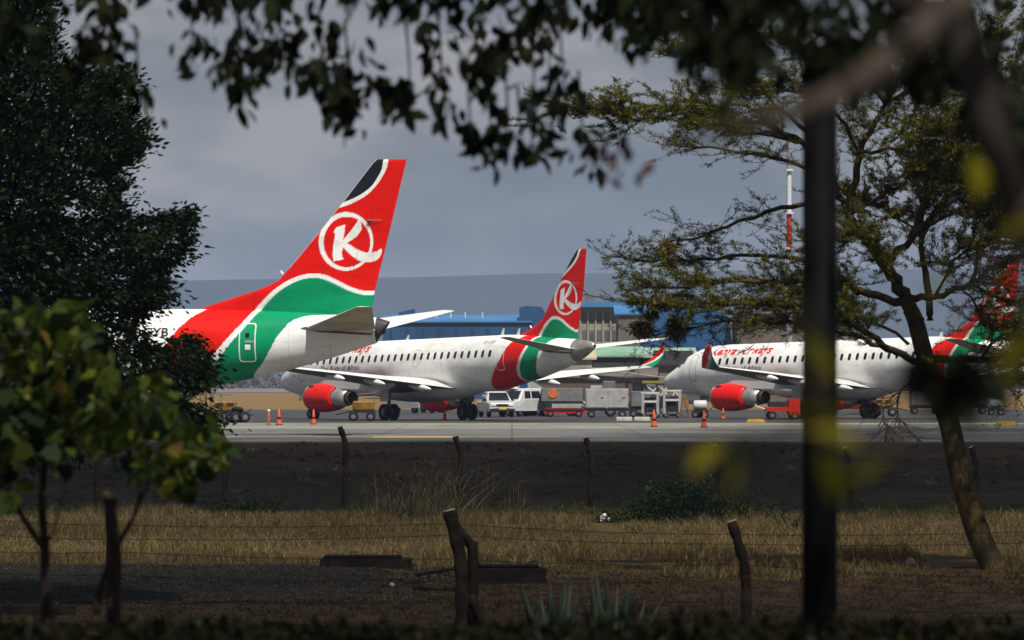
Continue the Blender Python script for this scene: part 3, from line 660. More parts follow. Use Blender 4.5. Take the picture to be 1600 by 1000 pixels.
U7 = [(-2.5, 6.66), (.43, 6.66), (.98, 6.66), (1.59, 6.84), (2.21, 7.14), (2.76, 7.38), (3.32, 7.46), (3.93, 7.38), (4.55, 7.15), (5.05, 6.85), (5.54, 6.44), (6.1, 5.85), (6.42, 5.3), (7.10, 4.48), (7.56, 3.95), (8.21, 3.18), (8.79, 2.47), (9.33, 1.9), (10, 1.0)]
L7 = [(-2.5, 6.45), (.47, 6.45), (.98, 6.46), (1.59, 6.63), (2.21, 6.92), (2.70, 7.14), (3.19, 7.25), (3.81, 7.20), (4.43, 6.97), (4.92, 6.68), (5.42, 6.26), (5.85, 5.75), (6.2, 5.17), (6.91, 4.30), (7.36, 3.75), (8.02, 2.98), (8.6, 2.28), (9.14, 1.72), (9.7, 1.0)]
sm2 = lambda p, k=5: [tuple(q) for q in smooth_path(p, k)]
BIG = Jet(dict(L=38.0, sg=19.5, pitch=0., apu=.34, tail_end=.02, slant=.30, cone_mat=mat('soot_dark_metal', (.05, .048, .046), .55, metal=.3, var=.3),
    top=[(0, 5.22), (.31, 5.40), (1.23, 5.52), (2.58, 5.60), (3.69, 5.67), (6.16, 5.77), (8.71, 5.83), (11.3, 5.85), (30, 5.86), (33, 5.75), (34.6, 5.35), (35.6, 4.75), (36.8, 4.2), (37.6, 3.7), (38, 3.25)],
    bot=[(0, 4.42), (.45, 4.20), (.9, 4.06), (2.58, 3.53), (4.80, 2.93), (6.28, 2.60), (8.89, 2.11), (11.27, 1.87), (13, 1.82), (32, 1.83), (35, 2.05), (37, 2.5), (38, 3.1)],
    wid=[(0, .28), (.6, .40), (2, .62), (4, .98), (7, 1.42), (10, 1.76), (13, 1.88), (31, 1.88), (34, 1.6), (36, 1.1), (37.4, .55), (38, .08)],
    belly=(14.0, 26.5),
    fin_z0=5.35, fin_z1=12.7, fin_nu=190, metal_le=7.7, beacon=7.42, rud=9.9,
    fin_le=[(9.3, 5.3), (8.9, 5.80), (8.71, 5.90), (7.09, 6.39), (5.97, 6.74), (5.54, 6.91), (5.05, 7.15), (4.74, 7.50), (3.38, 9.06), (1.96, 10.77), (.58, 12.50), (.37, 12.70)],
    fin_te=[(.67, 5.3), (.55, 5.95), (.43, 6.69), (-.31, 9.57), (-1.03, 12.5), (-1.07, 12.70)],
    black_tip=sm2([(.02, 12.8), (.02, 12.70), (.09, 12.24), (.27, 11.90), (.55, 11.50), (.97, 11.16), (1.47, 10.90), (1.96, 10.73), (2.3, 10.68)]) + [(3.5, 10.7), (3.5, 13.5), (.02, 13.5)],
    white_tip=sm2([(-.22, 12.8), (-.22, 12.69), (-.15, 12.31), (.06, 11.90), (.34, 11.50), (.76, 11.09), (1.26, 10.79), (1.75, 10.59), (2.3, 10.44)]) + [(3.5, 10.4), (3.5, 13.5), (-.22, 13.5)],
    ring_o=(1.794, 8.93, 1.30, 1.35), ring_i=(1.744, 8.902, 1.11, 1.167),
    K=[(2.40, 9.32), (2.25, 9.58), (1.81, 9.71), (1.89, 9.13), (1.93, 8.98), (1.53, 9.44), (1.26, 9.81), (1.17, 9.96), (1.06, 9.77), (1.04, 9.47), (1.26, 9.16), (1.53, 8.98), (1.74, 8.86), (1.33, 8.60), (.97, 8.44), (.66, 8.39), (.34, 8.46), (.11, 8.61), (.09, 8.41), (.18, 8.21), (.37, 8.04), (.66, 7.96), (.94, 7.96), (1.22, 8.06), (1.53, 8.28), (1.81, 8.56), (1.91, 8.67), (1.98, 8.42), (1.96, 8.22), (1.88, 8.09), (2.37, 8.02), (2.43, 8.36), (2.37, 8.87), (2.30, 9.26), (2.32, 9.35)],
    waveU=sm2(U7) + [(-2.5, 1.0)], waveL=sm2(L7) + [(-2.5, 1.0)],
    redzone=[(8.0, 6.6), (8.3, 6.0), (8.55, 5.73), (8.97, 5.45), (9.43, 4.96), (9.79, 4.48), (10.33, 3.48), (11.04, 2.05), (11.6, 1.0), (-2.5, 1.0), (-2.5, 6.6)],
    rearwhite=[(-2.5, 5.56)] + sm2([(.3, 5.56), (2.65, 5.54), (3.5, 5.50), (3.9, 5.40), (4.25, 5.22), (4.55, 4.89), (4.85, 4.48), (5.21, 3.83), (5.64, 3.24), (6.23, 2.61), (7.2, 1.2)]) + [(7.2, 1.0), (-2.5, 1.0)],
    wing_secs=[(1.2, 25.6, 17.6, 2.5, .12, 6), (5.2, 22.2, 16.6, 2.85, .11, 6), (16.4, 15.6, 13.9, 3.95, .10, 3)], winglet=False, fairings=[(3.6, 2.8), (7.2, 2.6), (10.5, 2.3)],
    eng=(27.3, 4.83, 1.62, 1.08), stab_secs=[(.4, 3.75, .10, 4.90, .10), (1.0, 3.40, .14, 4.94, .10), (7.05, -.70, -1.44, 5.80, .09), (7.17, -.85, -1.46, 5.81, .05)],
    track=2.86, wr=.55, nose_gear=34.0))
U9 = [(-2, 5.29), (1.69, 5.29), (2.12, 5.35), (2.64, 5.56), (3.16, 5.90), (3.68, 6.11), (4.11, 6.19), (4.54, 6.10), (5.07, 5.78), (5.50, 5.40), (5.80, 5.05), (5.90, 4.72), (6.04, 4.30), (6.34, 3.82), (6.73, 3.24), (7.02, 2.75), (7.15, 2.35), (7.15, 1.2)]
L9 = [(-2, 5.12), (1.69, 5.12), (2.14, 5.18), (2.66, 5.38), (3.18, 5.71), (3.70, 5.93), (4.08, 5.99), (4.45, 5.91), (4.92, 5.62), (5.30, 5.28), (5.56, 4.98), (5.66, 4.68), (5.80, 4.26), (6.10, 3.75), (6.48, 3.17), (6.78, 2.68), (6.92, 2.35), (6.92, 1.2)]
KB = [(2.967 + (a - 1.794) * .921, 7.269 + (b - 8.93) * .789) for a, b in BIG.K]
SMALL = Jet(dict(L=36.2, sg=18.6, pitch=1.2, apu=1.9, tail_end=.05, slant=.0, cone_mat=M_APU,
    top=[(0, 4.36), (.2, 4.46), (.5, 4.55), (2.3, 4.73), (4.2, 4.85), (6.5, 5.05), (9.1, 5.17), (29, 5.17), (30.5, 5.12), (31.8, 4.95), (32.9, 4.60), (33.7, 4.12), (34.6, 3.72), (35.6, 3.30), (36.05, 3.02), (36.2, 2.85)],
    bot=[(0, 4.12), (.2, 4.0), (1.09, 3.60), (2.12, 3.24), (4.0, 2.80), (6.01, 2.38), (9.4, 1.84), (11.12, 1.70), (14, 1.66), (31, 1.66), (33.5, 1.82), (35.2, 2.15), (36.0, 2.5), (36.2, 2.75)],
    wid=[(0, .10), (.2, .2), (1, .40), (2.2, .62), (4, .95), (6, 1.2), (9.6, 1.46), (12, 1.505), (30.5, 1.505), (32.5, 1.36), (34, 1.08), (35.3, .68), (36, .3), (36.2, .06)],
    belly=(12.4, 24.8),
    fin_z0=4.55, fin_z1=10.20, fin_nu=150, metal_le=6.3, beacon=5.5, rud=8.1,
    fin_le=[(8.6, 4.5), (8.23, 5.10), (7.52, 5.28), (6.47, 5.61), (5.59, 6.02), (4.89, 6.84), (4.11, 7.70), (3.50, 8.46), (2.55, 9.46), (1.85, 10.12), (1.73, 10.20)],
    fin_te=[(1.90, 4.5), (1.78, 5.2), (1.09, 7.99), (.80, 10.1), (.78, 10.20)],
    black_tip=sm2([(1.57, 10.3), (1.57, 10.2), (1.81, 9.72), (2.33, 9.25), (2.90, 8.93), (3.36, 8.70), (3.8, 8.6)]) + [(4.5, 8.6), (4.5, 11), (1.57, 11)],
    white_tip=sm2([(1.33, 10.3), (1.35, 10.19), (1.61, 9.67), (2.12, 9.20), (2.81, 8.78), (3.50, 8.44), (3.9, 8.3)]) + [(4.5, 8.3), (4.5, 11), (1.33, 11)],
    ring_o=(2.967, 7.269, 1.20, 1.066), ring_i=(2.91, 7.25, 1.0, .925), K=KB,
    waveU=sm2(U9) + [(-2, 1.2)], waveL=sm2(L9) + [(-2, 1.2)],
    redzone=[(6.7, 5.7), (7.0, 5.2), (7.16, 4.93), (7.68, 4.65), (7.9, 4.35), (8.33, 3.67), (9.01, 2.99), (9.56, 2.51), (10.1, 2.07), (10.6, 1.4), (-2, 1.4), (-2, 5.7)],
    rearwhite=[(-2, 4.9)] + sm2([(3.3, 4.9), (3.87, 4.74), (4.4, 4.30), (4.66, 3.9), (4.78, 3.59), (5.05, 3.1), (5.5, 2.60), (6.0, 1.8)]) + [(6.0, 1.2), (-2, 1.2)],
    wing_secs=[(1.0, 21.6, 13.7, 2.12, .13, 6), (4.4, 19.4, 14.4, 2.45, .125, 5), (9.5, 17.4, 14.1, 2.92, .115, 4), (14.1, 15.6, 13.85, 3.30, .10, 3)], winglet=True, fairings=[(3.3, 2.6), (6.6, 2.4), (9.6, 2.1)],
    eng=(25.4, 4.4, 1.55, .96), stab_secs=[(.3, 4.5, 1.45, 4.10, .10), (.9, 4.25, 1.43, 4.14, .10), (5.9, 1.50, .24, 4.74, .09), (6.04, 1.30, .20, 4.76, .05)],
    track=2.97, wr=.52, nose_gear=32.4))

def build_jet(j, r):
    j.fuselage(r); j.fin(r); j.wing(r); j.engine(r); j.stab(r); j.gear(r)
big = BIG.root(600, 262, 14.5, 'largest white airliner, its red and green tail rising beside the dark leafy tree')
build_jet(BIG, big)
BIG.door(5.80, 6.58, 3.36, 5.17, .055, M_LINE, big)
BIG.text('5Y-CYB', 12.05, 4.56, .56, M_LETTER_K, big, 0.0, width=2.15, bold=.01)
j = BIG; j.text('www.kenya-airways.com', 9.5, 3.50, .20, M_LINE, big, .2, width=1.9)
for k in range(40):
    s = 12.6 + k * .508
    if s < 32.5: BIG.patch(BIG.rrect(s - .12, s + .12, 4.30, 4.66, .10, 4), .014, M_GLASS, 'window', big)
BIG.patch(BIG.rrect(3.05, 3.2, 4.95, 5.08, .05, 4), .02, M_DARK, 'stabilizer_seal', big)
b = MB(); b.prism([(8.62 - BIG.sg, 5.83), (8.95 - BIG.sg, 5.83), (8.78 - BIG.sg, 6.0)], -.02, .02)

mid = SMALL.root(931, 346, 56, 'middle white airliner with red engines, its nose hidden under the largest tail', 0)
build_jet(SMALL, mid)
for k in range(28):
    s = 9.44 + k * .771
    if abs(s - 17.9) < .0: continue
    SMALL.patch(SMALL.rrect(s - .14, s + .14, 3.79, 4.24, .12, 4), .014, M_GLASS, 'window', mid)
SMALL.text('Kenya Airways', 30.0, 4.47, .72, M_LETTER_R, mid, .25, width=6.3, bold=.022)
SMALL.text('The Pride of Africa', 29.0, 3.33, .48, M_LETTER_K, mid, .3, width=4.6)
SMALL.text('5Y-FFF', 10.6, 4.62, .30, M_LETTER_K, mid, .15, width=1.25)
SMALL.door(7.98, 8.72, 2.92, 4.45, .05, M_LINE, mid, False)
SMALL.door(31.2, 31.95, 2.75, 4.55, .04, M_SLINE, mid, False)
SMALL.door(17.45, 18.1, 3.35, 4.45, .035, M_SLINE, mid, False)
for (s0, s1, z0, z1, sh) in ((32.75, 33.25, 3.95, 4.35, 0), (33.3, 33.85, 3.72, 4.05, .1)):
    SMALL.patch(SMALL.rrect(s0, s1, z0, z1, .08, 4), .02, M_GLASS, 'cockpit_window', mid)
for s, h in ((10.1, .42), (8.35, .40), (21, .3)):
    b = MB(); zt = ip(s, SMALL.top); b.loft([[SMALL.P(s + a, y, zt - .03) for a, y in ((.2, 0), (0, .03), (-.2, 0), (0, -.03))], [SMALL.P(s - .18 + a * .5, y * .5, zt + h) for a, y in ((.2, 0), (0, .03), (-.2, 0), (0, -.03))]]); b.build('antenna', M_WHITE, mid)
far = copy_tree(mid)
D3, T3, tx3 = 361, 51.7, 1611
h3 = Vector((-math.cos(R(T3)), math.sin(R(T3)), 0))
far.location = Vector(((tx3 - 800) / FPX * D3, D3, 0)) + h3 * SMALL.sg; far.rotation_euler = (0, R(1.2), math.pi - R(T3))
far['label'] = 'white airliner with its nose in view and its red tail seen through the acacia'

# ------------------------------------------------------------------ trees and plants
bark_dark = mat('dark_bark', (.028, .022, .017), .9, var=.4, scale=9, bump=.6, stretch=(1, 1, .25))
def tree_crown(name, V, m, parent): return link_np(name, V, V.shape[1], m, parent)
def clump_points(c, n, r, flat=.7):
    p = RNG.normal(size=(n, 3)) * np.array([r, r, r * flat]) * .55
    return p + np.array(c), p
# --- the dark tree on the left, about 110 m away
lf_dark = mat('dark_glossy_leaf', (.012, .022, .008), .34, spec=.16, island=[(.003, .008, .002), (.008, .020, .004), (.016, .036, .007), (.006, .014, .003), (.030, .052, .010)], transl=.10)
def dark_tree():
    D = 112; base = at(-75, 900, D); base.z = gz(base.x, D) - .05
    r = empty('leafy_tree', base, 0, 'tall dark glossy broadleaf tree hiding the front of the largest airliner', 'tree')
    off = np.array(base)
    sil = [(40, -260), (75, 20), (79, 72), (60, 92), (100, 113), (92, 130), (127, 115), (206, 115), (196, 135), (165, 155), (199, 165), (205, 200), (230, 221), (205, 245), (160, 270), (173, 273), (192, 293), (178, 310), (197, 336), (215, 350), (240, 345), (270, 338), (300, 331), (302, 368), (282, 395), (268, 420), (254, 422), (255, 450), (262, 466), (234, 478), (212, 494), (208, 530), (228, 546), (262, 552), (300, 530), (322, 548), (326, 590), (305, 606), (250, 600), (240, 612), (300, 640), (335, 655), (320, 676), (240, 668), (190, 690), (110, 700), (-60, 720), (-260, 690), (-420, 520), (-460, 250), (-380, 0), (-240, -230), (-60, -380)]
    ctr = np.array([-60., 330.]); pts = []
    xs_ = np.array([p[0] for p in sil]); ys_ = np.array([p[1] for p in sil])
    P = RNG.uniform([-460, -380], [340, 720], (12000, 2)); P = P[in_poly(P[:, 0], P[:, 1], sil)]
    # tufts: more of them toward the rim so that the outline is feathered
    C = []; 
    for (x, y) in P[:3600]:
        if mnoise.noise(Vector((x / 42, y / 42, 3))) < -.30 and x > 60: continue
        e = min(1, abs(x + 60) / 400); half = 3.2 * math.sqrt(max(.08, 1 - e * e))
        C.append((x, y, D + RNG.uniform(-half, half)))
    n_in = len(C)
    Q = np.array(sil, float)
    for i in range(len(Q) - 1):
        a, b_ = Q[i], Q[i + 1]; k = max(1, int(np.hypot(*(b_ - a)) / 9))
        for t in range(k):
            p = a + (b_ - a) * (t + RNG.random()) / k; d = ctr - p; d = d / np.hypot(*d)
            p = p + d * RNG.uniform(3, 16); C.append((p[0], p[1], D + RNG.uniform(-1.2, 1.2)))
    V = []
    for i, (x, y, dd) in enumerate(C):
        w = np.array(at(x, y, dd)); rad = RNG.uniform(.22, .42) if i < n_in else RNG.uniform(.10, .2); n = 66 if i < n_in else 46
        out_d = unit(np.array([x - ctr[0], 0, -(y - ctr[1] - 60)]) + 1e-6); dirv = out_d * .8 + np.array([0, RNG.uniform(-.5, .5), .25])
        p, o_ = clump_points(w - off, n, rad, .7)
        p = p + dirv * (RNG.uniform(-.5, .5, n)[:, None]) * rad
        V.append(leaf_polys(p, np.tile(dirv, (n, 1)) + o_ * 1.2 + np.array([0, 0, -.35]), .12, .44, .45))
    for (tx_, ty_, ln_, wd_) in ((82, 62, 90, 22), (104, 105, 70, 16), (135, 108, 70, 16), (210, 108, 95, 14), (205, 160, 80, 15), (236, 214, 95, 18), (200, 288, 70, 14), (203, 330, 60, 14), (306, 325, 120, 20), (308, 366, 90, 16), (284, 390, 70, 14), (262, 425, 60, 14), (330, 548, 110, 18), (332, 590, 90, 16), (342, 652, 110, 12), (60, 10, 80, 24)):
        n = int(ln_ * 2.0); f = RNG.random(n) ** .75; up = RNG.uniform(.45, .75); c = np.stack([tx_ - f * ln_ * .85, ty_ + f * ln_ * up], 1); wd = wd_ * (.25 + .75 * np.minimum(1, f * 1.6)); dz_ = RNG.uniform(-1, 1)
        p = np.array([np.array(at(a + RNG.normal() * w_ * .45, b_ + RNG.normal() * w_ * .45, D + dz_ + RNG.normal() * .15)) - off for (a, b_), w_ in zip(c, wd)])
        V.append(leaf_polys(p, np.tile(np.array([.8, 0, .35]), (n, 1)) + RNG.normal(size=(n, 3)) * .5, .11, .42, .4))
    tree_crown('crown', np.concatenate(V), lf_dark, r)
    b = MB(); T = lambda x, y, d=0: at(x, y, D + d) - base
    b.tube(smooth_path([Vector((0, 0, 0)), T(-70, 760), T(-50, 600), T(-40, 420), T(-40, 200), T(-50, -60)], 4), list(np.linspace(.30, .07, 21)), 10)
    b.build('trunk', bark_dark, r, True)
    for tip, st in (((290, 345), (-10, 500)), ((310, 560), (0, 600)), ((215, 225), (-25, 380)), ((195, 130), (-35, 260)), ((75, 40), (-45, 120)), ((318, 655), (4, 690)), ((-300, 400), (-5, 560)), ((-330, 120), (-30, 330))):
        b = MB(); mid_ = ((tip[0] * .5 + st[0] * .5), (tip[1] + st[1]) / 2 + 18)
        b.tube(smooth_path([T(*st), T(mid_[0], mid_[1], .3), T(*tip)], 4), list(np.linspace(.09, .012, 9)), 6); b.build('limb', bark_dark, r, True)
dark_tree()

# --- two saplings with broad leaves, about 32 m away
lf_sap = mat('broad_green_leaf', (.05, .08, .02), .5, spec=.2, island=[(.008, .018, .004), (.018, .042, .009), (.085, .115, .014), (.014, .030, .006), (.22, .23, .024), (.026, .055, .010), (.065, .10, .014)], transl=.4)
lf_yel = mat('yellowing_leaf', (.20, .14, .02), .5, transl=.3, var=.3)
bark_sap = mat('sapling_bark', (.032, .024, .018), .9, var=.4, scale=14, bump=.5)
def sapling(D, blobs, stems, label, stub=None, n_leaf=15, yell=()):
    x0 = stems[0][0][0][0]; base = at0(x0, D); base.z = gz(base.x, D)
    r = empty('sapling', base, 0, label, 'tree', 'young trees near the hedge'); T = lambda x, y, d=0: at(x, y, D + d) - base
    for i, st in enumerate(stems):
        b = MB(); rr = st[1]; pts = [T(x, y, d) for x, y, d in [(p + (0,))[:3] for p in st[0]]]
        if i == 0: pts = [Vector((pts[0].x, 0, 0))] + pts
        pts = smooth_path(pts, 4); b.tube(pts, list(np.linspace(rr, rr * (.4 if len(st) < 3 else .9), len(pts))), 9)
        if stub and i == stub[0]:
            pass
        b.build('trunk' if i == 0 else 'branch', bark_sap, r, True)
    V = []; Y = []
    for (x, y, rx, ry, n) in blobs:
        for _ in range(int(n * .82)):
            a = RNG.uniform(0, 2 * np.pi); q = math.sqrt(RNG.random()); p = T(x + rx * q * math.cos(a), y + ry * q * math.sin(a), RNG.uniform(-.7, .7))
            V.append((np.array(p), (RNG.uniform(-.7, .7), RNG.uniform(-.7, .4), RNG.uniform(-1.4, .1))))
    P = np.array([v[0] for v in V]); Dv = np.array([v[1] for v in V])
    tree_crown('crown', leaf_polys(P, Dv, .10, .8, .45, .55, .35, 'broad'), lf_sap, r)
    for (x, y) in yell:
        P = np.array([T(x, y, -.75)]); link_np('yellow_leaf', leaf_polys(P, np.array([[.3, -.2, -.6]]), .10, .8, .2, .2, .5, 'broad'), 8, lf_yel, r)
    return r, T
r, T = sapling(32, [(55, 520, 75, 40, 110), (15, 505, 50, 45, 80), (120, 505, 38, 30, 60), (100, 600, 60, 60, 110), (30, 620, 60, 70, 120), (145, 560, 22, 40, 30), (10, 730, 35, 45, 40), (90, 690, 40, 35, 40), (60, 670, 50, 40, 50), (-60, 600, 80, 110, 110)],
    [([(72, 950), (70, 860), (66, 780), (72, 690), (80, 610)], .036), ([(68, 855), (40, 815), (10, 765), (-40, 700)], .022), ([(70, 700), (40, 640), (25, 560)], .014), ([(72, 690), (105, 640), (125, 560)], .012), ([(74, 850), (90, 810), (105, 740)], .008)],
    'sapling with broad green leaves and a forked dark stem, left of the pruned one', yell=((88, 594), (66, 515)))
r, T = sapling(31, [(210, 630, 60, 30, 90), (160, 620, 34, 30, 44), (250, 670, 42, 40, 70), (175, 680, 40, 40, 40), (300, 690, 40, 22, 56), (330, 690, 18, 32, 34), (275, 735, 20, 34, 34), (225, 720, 34, 25, 28), (300, 720, 12, 30, 16), (250, 600, 25, 22, 20)],
    [([(178, 950), (180, 880), (176, 830), (171, 775)], .040, 1), ([(150, 960), (160, 910), (185, 850), (212, 800), (222, 740), (226, 660)], .020), ([(212, 800), (235, 750), (262, 710)], .010), ([(222, 735), (190, 690), (175, 640)], .010), ([(226, 690), (270, 675), (310, 690)], .008)],
    'sapling with broad green leaves beside its own sawn off thicker stem', yell=((208, 645), (275, 690)))
b = MB(); c = T(171, 774); b.tube([c + Vector((0, 0, -.004)), c + Vector((.002, -.004, .008))], [.040, .036], 12); b.build('cut_face', mat('cut_wood', (.30, .21, .13), .8, var=.2, scale=20), r)

# --- yellow barked acacia on the right, about 125 m away
bark_ac = mat('yellow_green_bark', (.022, .016, .010), .85, col2=(.10, .072, .022), scale=2.6, bump=.5, detail=8, spec=.2)
twig_ac = mat('thorn_twig', (.038, .030, .020), .85, var=.4, scale=3)
lf_ac = mat('feathery_leaf', (.06, .07, .02), .55, spec=.25, island=[(.020, .022, .005), (.08, .08, .010), (.17, .165, .016), (.28, .25, .020), (.10, .10, .012), (.03, .033, .007)], transl=.30)
def acacia():
    D = 125; base = at0(1546, D); base.z = gz(base.x, D) - .05
    r = empty('acacia_tree', base, 0, 'spreading thorny acacia with flat feathery layers and a leaning yellowish trunk', 'tree')
    bo = np.array(base); T = lambda x, y, d=0.: np.array(at(x, y, D + d)) - bo
    b = MB(); pts = [(1556, 893), (1533, 845), (1513, 785), (1497, 725), (1484, 665), (1464, 612), (1446, 560), (1430, 500), (1421, 482)]
    pp = smooth_path([T(x, y) for x, y in pts], 5); b.tube(pp, list(np.linspace(.29, .17, len(pp))), 14); b.build('trunk', bark_ac, r, True)
    limbs = [  # (points (px, py, depth), radius at the root, leaf density 0..1, twig density)
        ([(1432, 505, 0), (1418, 474, 0), (1392, 430, .2), (1360, 385, .4), (1328, 335, .5), (1302, 285, .6), (1288, 235, .6)], .185, .0, .6),
        ([(1410, 470, 0), (1344, 456, -.6), (1316, 440, -1), (1230, 440, -1.6), (1120, 442, -2), (1010, 452, -2.2)], .10, .75, 1),
        ([(1432, 565, 0), (1388, 545, -1), (1340, 510, -1.8), (1270, 482, -2.4), (1180, 474, -2.6), (1080, 478, -2.6), (1010, 470, -2.6)], .09, 1.0, 1),
        ([(1010, 470, -2.6), (955, 468, -2.5), (913, 458, -2.4)], .012, .0, .15),
        ([(1400, 555, -.5), (1348, 528, -1), (1250, 505, -1.2), (1150, 503, -1.5), (1020, 525, -1.6)], .06, .18, 1.3),
        ([(1328, 335, .5), (1250, 318, .3), (1180, 338, .1), (1110, 365, 0), (1045, 384, 0)], .07, .3, .6),
        ([(1344, 456, -.6), (1280, 415, .2), (1180, 398, .8), (1080, 408, 1), (975, 404, 1.2)], .07, .42, .8),
        ([(1302, 285, .6), (1240, 255, .8), (1150, 238, 1), (1068, 226, 1.2)], .06, .35, .9),
        ([(1302, 285, .6), (1240, 215, -.5), (1140, 185, -1.2), (1010, 172, -1.6), (885, 168, -1.8)], .075, 1.1, 1),
        ([(1250, 222, -.5), (1170, 205, -1.5), (1080, 190, -2), (960, 180, -2)], .05, 1.0, 1),
        ([(1288, 235, .6), (1215, 165, 1), (1120, 105, 1.2), (1038, 78, 1.2)], .06, .45, .8),
        ([(1328, 335, .5), (1345, 240, .2), (1385, 160, 0), (1420, 90, 0)], .10, .5, 1),
        ([(1380, 418, 0), (1428, 370, -.8), (1480, 310, -1.4), (1560, 270, -2), (1660, 255, -2)], .09, .7, 1.2),
        ([(1428, 370, -.8), (1470, 250, -1), (1530, 160, -1), (1600, 110, -1)], .07, .7, 1.1),
        ([(1452, 500, .6), (1448, 430, 1.2), (1440, 372, 1.4), (1448, 270, 1.6), (1430, 170, 1.6), (1440, 80, 1.6)], .09, .5, 1),
        ([(1416, 466, 0), (1462, 464, .5), (1516, 444, 1), (1580, 404, 1.3), (1670, 385, 1.5)], .09, .5, 1),
        ([(1446, 560, 0), (1530, 562, -.6), (1640, 545, -1), (1740, 540, -1)], .10, .3, 1),
        ([(1516, 444, 1), (1560, 340, 1.4), (1640, 300, 1.6)], .05, .7, 1),
        ([(1345, 240, .2), (1300, 170, -1), (1240, 140, -1.4), (1150, 140, -1.6)], .05, .9, 1),
        ([(1385, 160, 0), (1330, 110, -.5), (1250, 80, -1)], .05, .8, 1),
        ([(1428, 370, -.8), (1500, 330, .5), (1590, 330, 1), (1680, 320, 1)], .05, 1.0, 1.3),
        ([(1440, 372, 1.4), (1500, 280, 2), (1560, 200, 2.4), (1640, 170, 2.4)], .05, 1.0, 1.3),
        ([(1345, 240, .2), (1400, 230, -1.5), (1480, 200, -2), (1570, 190, -2.4)], .05, 1.1, 1.3),
        ([(1328, 335, .5), (1390, 300, 1.5), (1470, 270, 2), (1540, 290, 2.4)], .05, 1.0, 1.3),
        ([(1416, 466, 0), (1380, 400, -2), (1340, 370, -2.4), (1290, 380, -2.6)], .04, .9, 1.3),
        ([(1420, 536, 0), (1360, 500, 1.5), (1300, 470, 2), (1220, 465, 2.2)], .04, .9, 1.2),
        ([(1516, 444, 1), (1570, 470, 0), (1640, 470, -.5)], .04, .6, 1.2),
        ([(1500, 450, .8), (1550, 500, -1), (1610, 520, -1.6)], .03, .7, 1.3), ([(1462, 464, .5), (1500, 400, -1.4), (1580, 360, -2)], .04, 1.0, 1.3),
        ([(1385, 160, 0), (1450, 130, 1), (1540, 60, 1.6)], .05, 1.1, 1.3), ([(1470, 250, -1), (1540, 230, .5), (1620, 220, 1)], .04, 1.2, 1.3), ([(1440, 370, 1), (1390, 330, 2.4), (1330, 300, 2.6)], .04, 1.0, 1.2), ([(1530, 562, -.6), (1570, 520, -1.6), (1640, 500, -2)], .04, .6, 1.3),
        ([(1436, 575, 0), (1400, 640, -.8), (1440, 690, -1)], .03, .0, .8),
        ([(1420, 600, 0), (1380, 640, -1), (1390, 700, -1.4)], .02, .0, 1.2),
        ([(1446, 600, 0), (1560, 590, -1.2), (1690, 600, -1.5)], .06, .35, 1),
    ]
    twb = MB(); LP = []; LD = []
    def twig(p, d, L_, rad, leaf, depth):
        n = 4; pts = [p]; q = p.copy(); dd = d.copy()
        for i in range(n):
            dd = unit(dd + RNG.normal(size=3) * .22 + np.array([0, 0, .03])); q = q + dd * L_ / n; pts.append(q.copy())
        twb.tube([Vector(x) for x in pts], list(np.linspace(rad, rad * .4, n + 1)), 4, False)
        pts = np.array(pts)
        if leaf > 0:
            k = RNG.poisson(L_ * 46 * leaf)
            if k:
                t = RNG.uniform(.1, 1, k) * n; i = np.minimum(t.astype(int), n - 1); f = (t - i)[:, None]
                LP.append(pts[i] * (1 - f) + pts[i + 1] * f); LD.append(np.tile(dd * .35 + np.array([0, 0, .35]), (k, 1)) + RNG.normal(size=(k, 3)) * np.array([.5, .5, .12]))
        if depth > 0:
            for _ in range(RNG.poisson(L_ * 3.0)):
                i = RNG.integers(1, n + 1); nd = unit(dd * .9 + RNG.normal(size=3) * np.array([.7, .8, .2])); twig(pts[i], nd, L_ * RNG.uniform(.35, .65), rad * .6, leaf, depth - 1)
    for (pl, rad, leaf, tw) in limbs:
        P = smooth_path([T(*q) for q in pl], 5); P = [p + RNG.normal(size=3) * .025 for p in P]
        b = MB(); b.tube(P, list(np.linspace(rad, max(.012, rad * .22), len(P))), 8); b.build('limb', bark_ac, r, True)
        P = np.array(P); seg = np.linalg.norm(np.diff(P, axis=0), axis=1).sum()
        for _ in range(int(seg * 12 * tw)):
            t = RNG.uniform(.18, 1) ** .8 * (len(P) - 1); i = min(int(t), len(P) - 2); p = P[i] + (P[i + 1] - P[i]) * (t - i); ax = unit(P[i + 1] - P[i])
            d = unit(ax * 1.0 + RNG.normal(size=3) * np.array([.8, .9, .16]) + np.array([0, 0, .02])); twig(p, d, RNG.uniform(.4, 1.15) if P[-1][0] < P[0][0] else RNG.uniform(.5, 1.5), .009, leaf, 1)
    twb.build('twigs', twig_ac, r)
    P = np.concatenate(LP); Dv = np.concatenate(LD)
    P = np.repeat(P, 3, 0) + RNG.normal(size=(len(P) * 3, 3)) * np.array([.03, .03, .012]); Dv = np.repeat(Dv, 3, 0)
    tree_crown('crown', leaf_polys(P, Dv, .085, .20, .35, .4, .2, 'leaf')[:, [0, 1, 3, 5]], lf_ac, r)
    print('acacia leaves', len(P), 'twig faces', len(twb.f))
    # woven nests hanging from the outer branches
    straw = mat('nest_straw', (.16, .11, .04), .9, island=[(.10, .065, .022), (.24, .165, .055), (.36, .26, .10), (.15, .10, .035)])
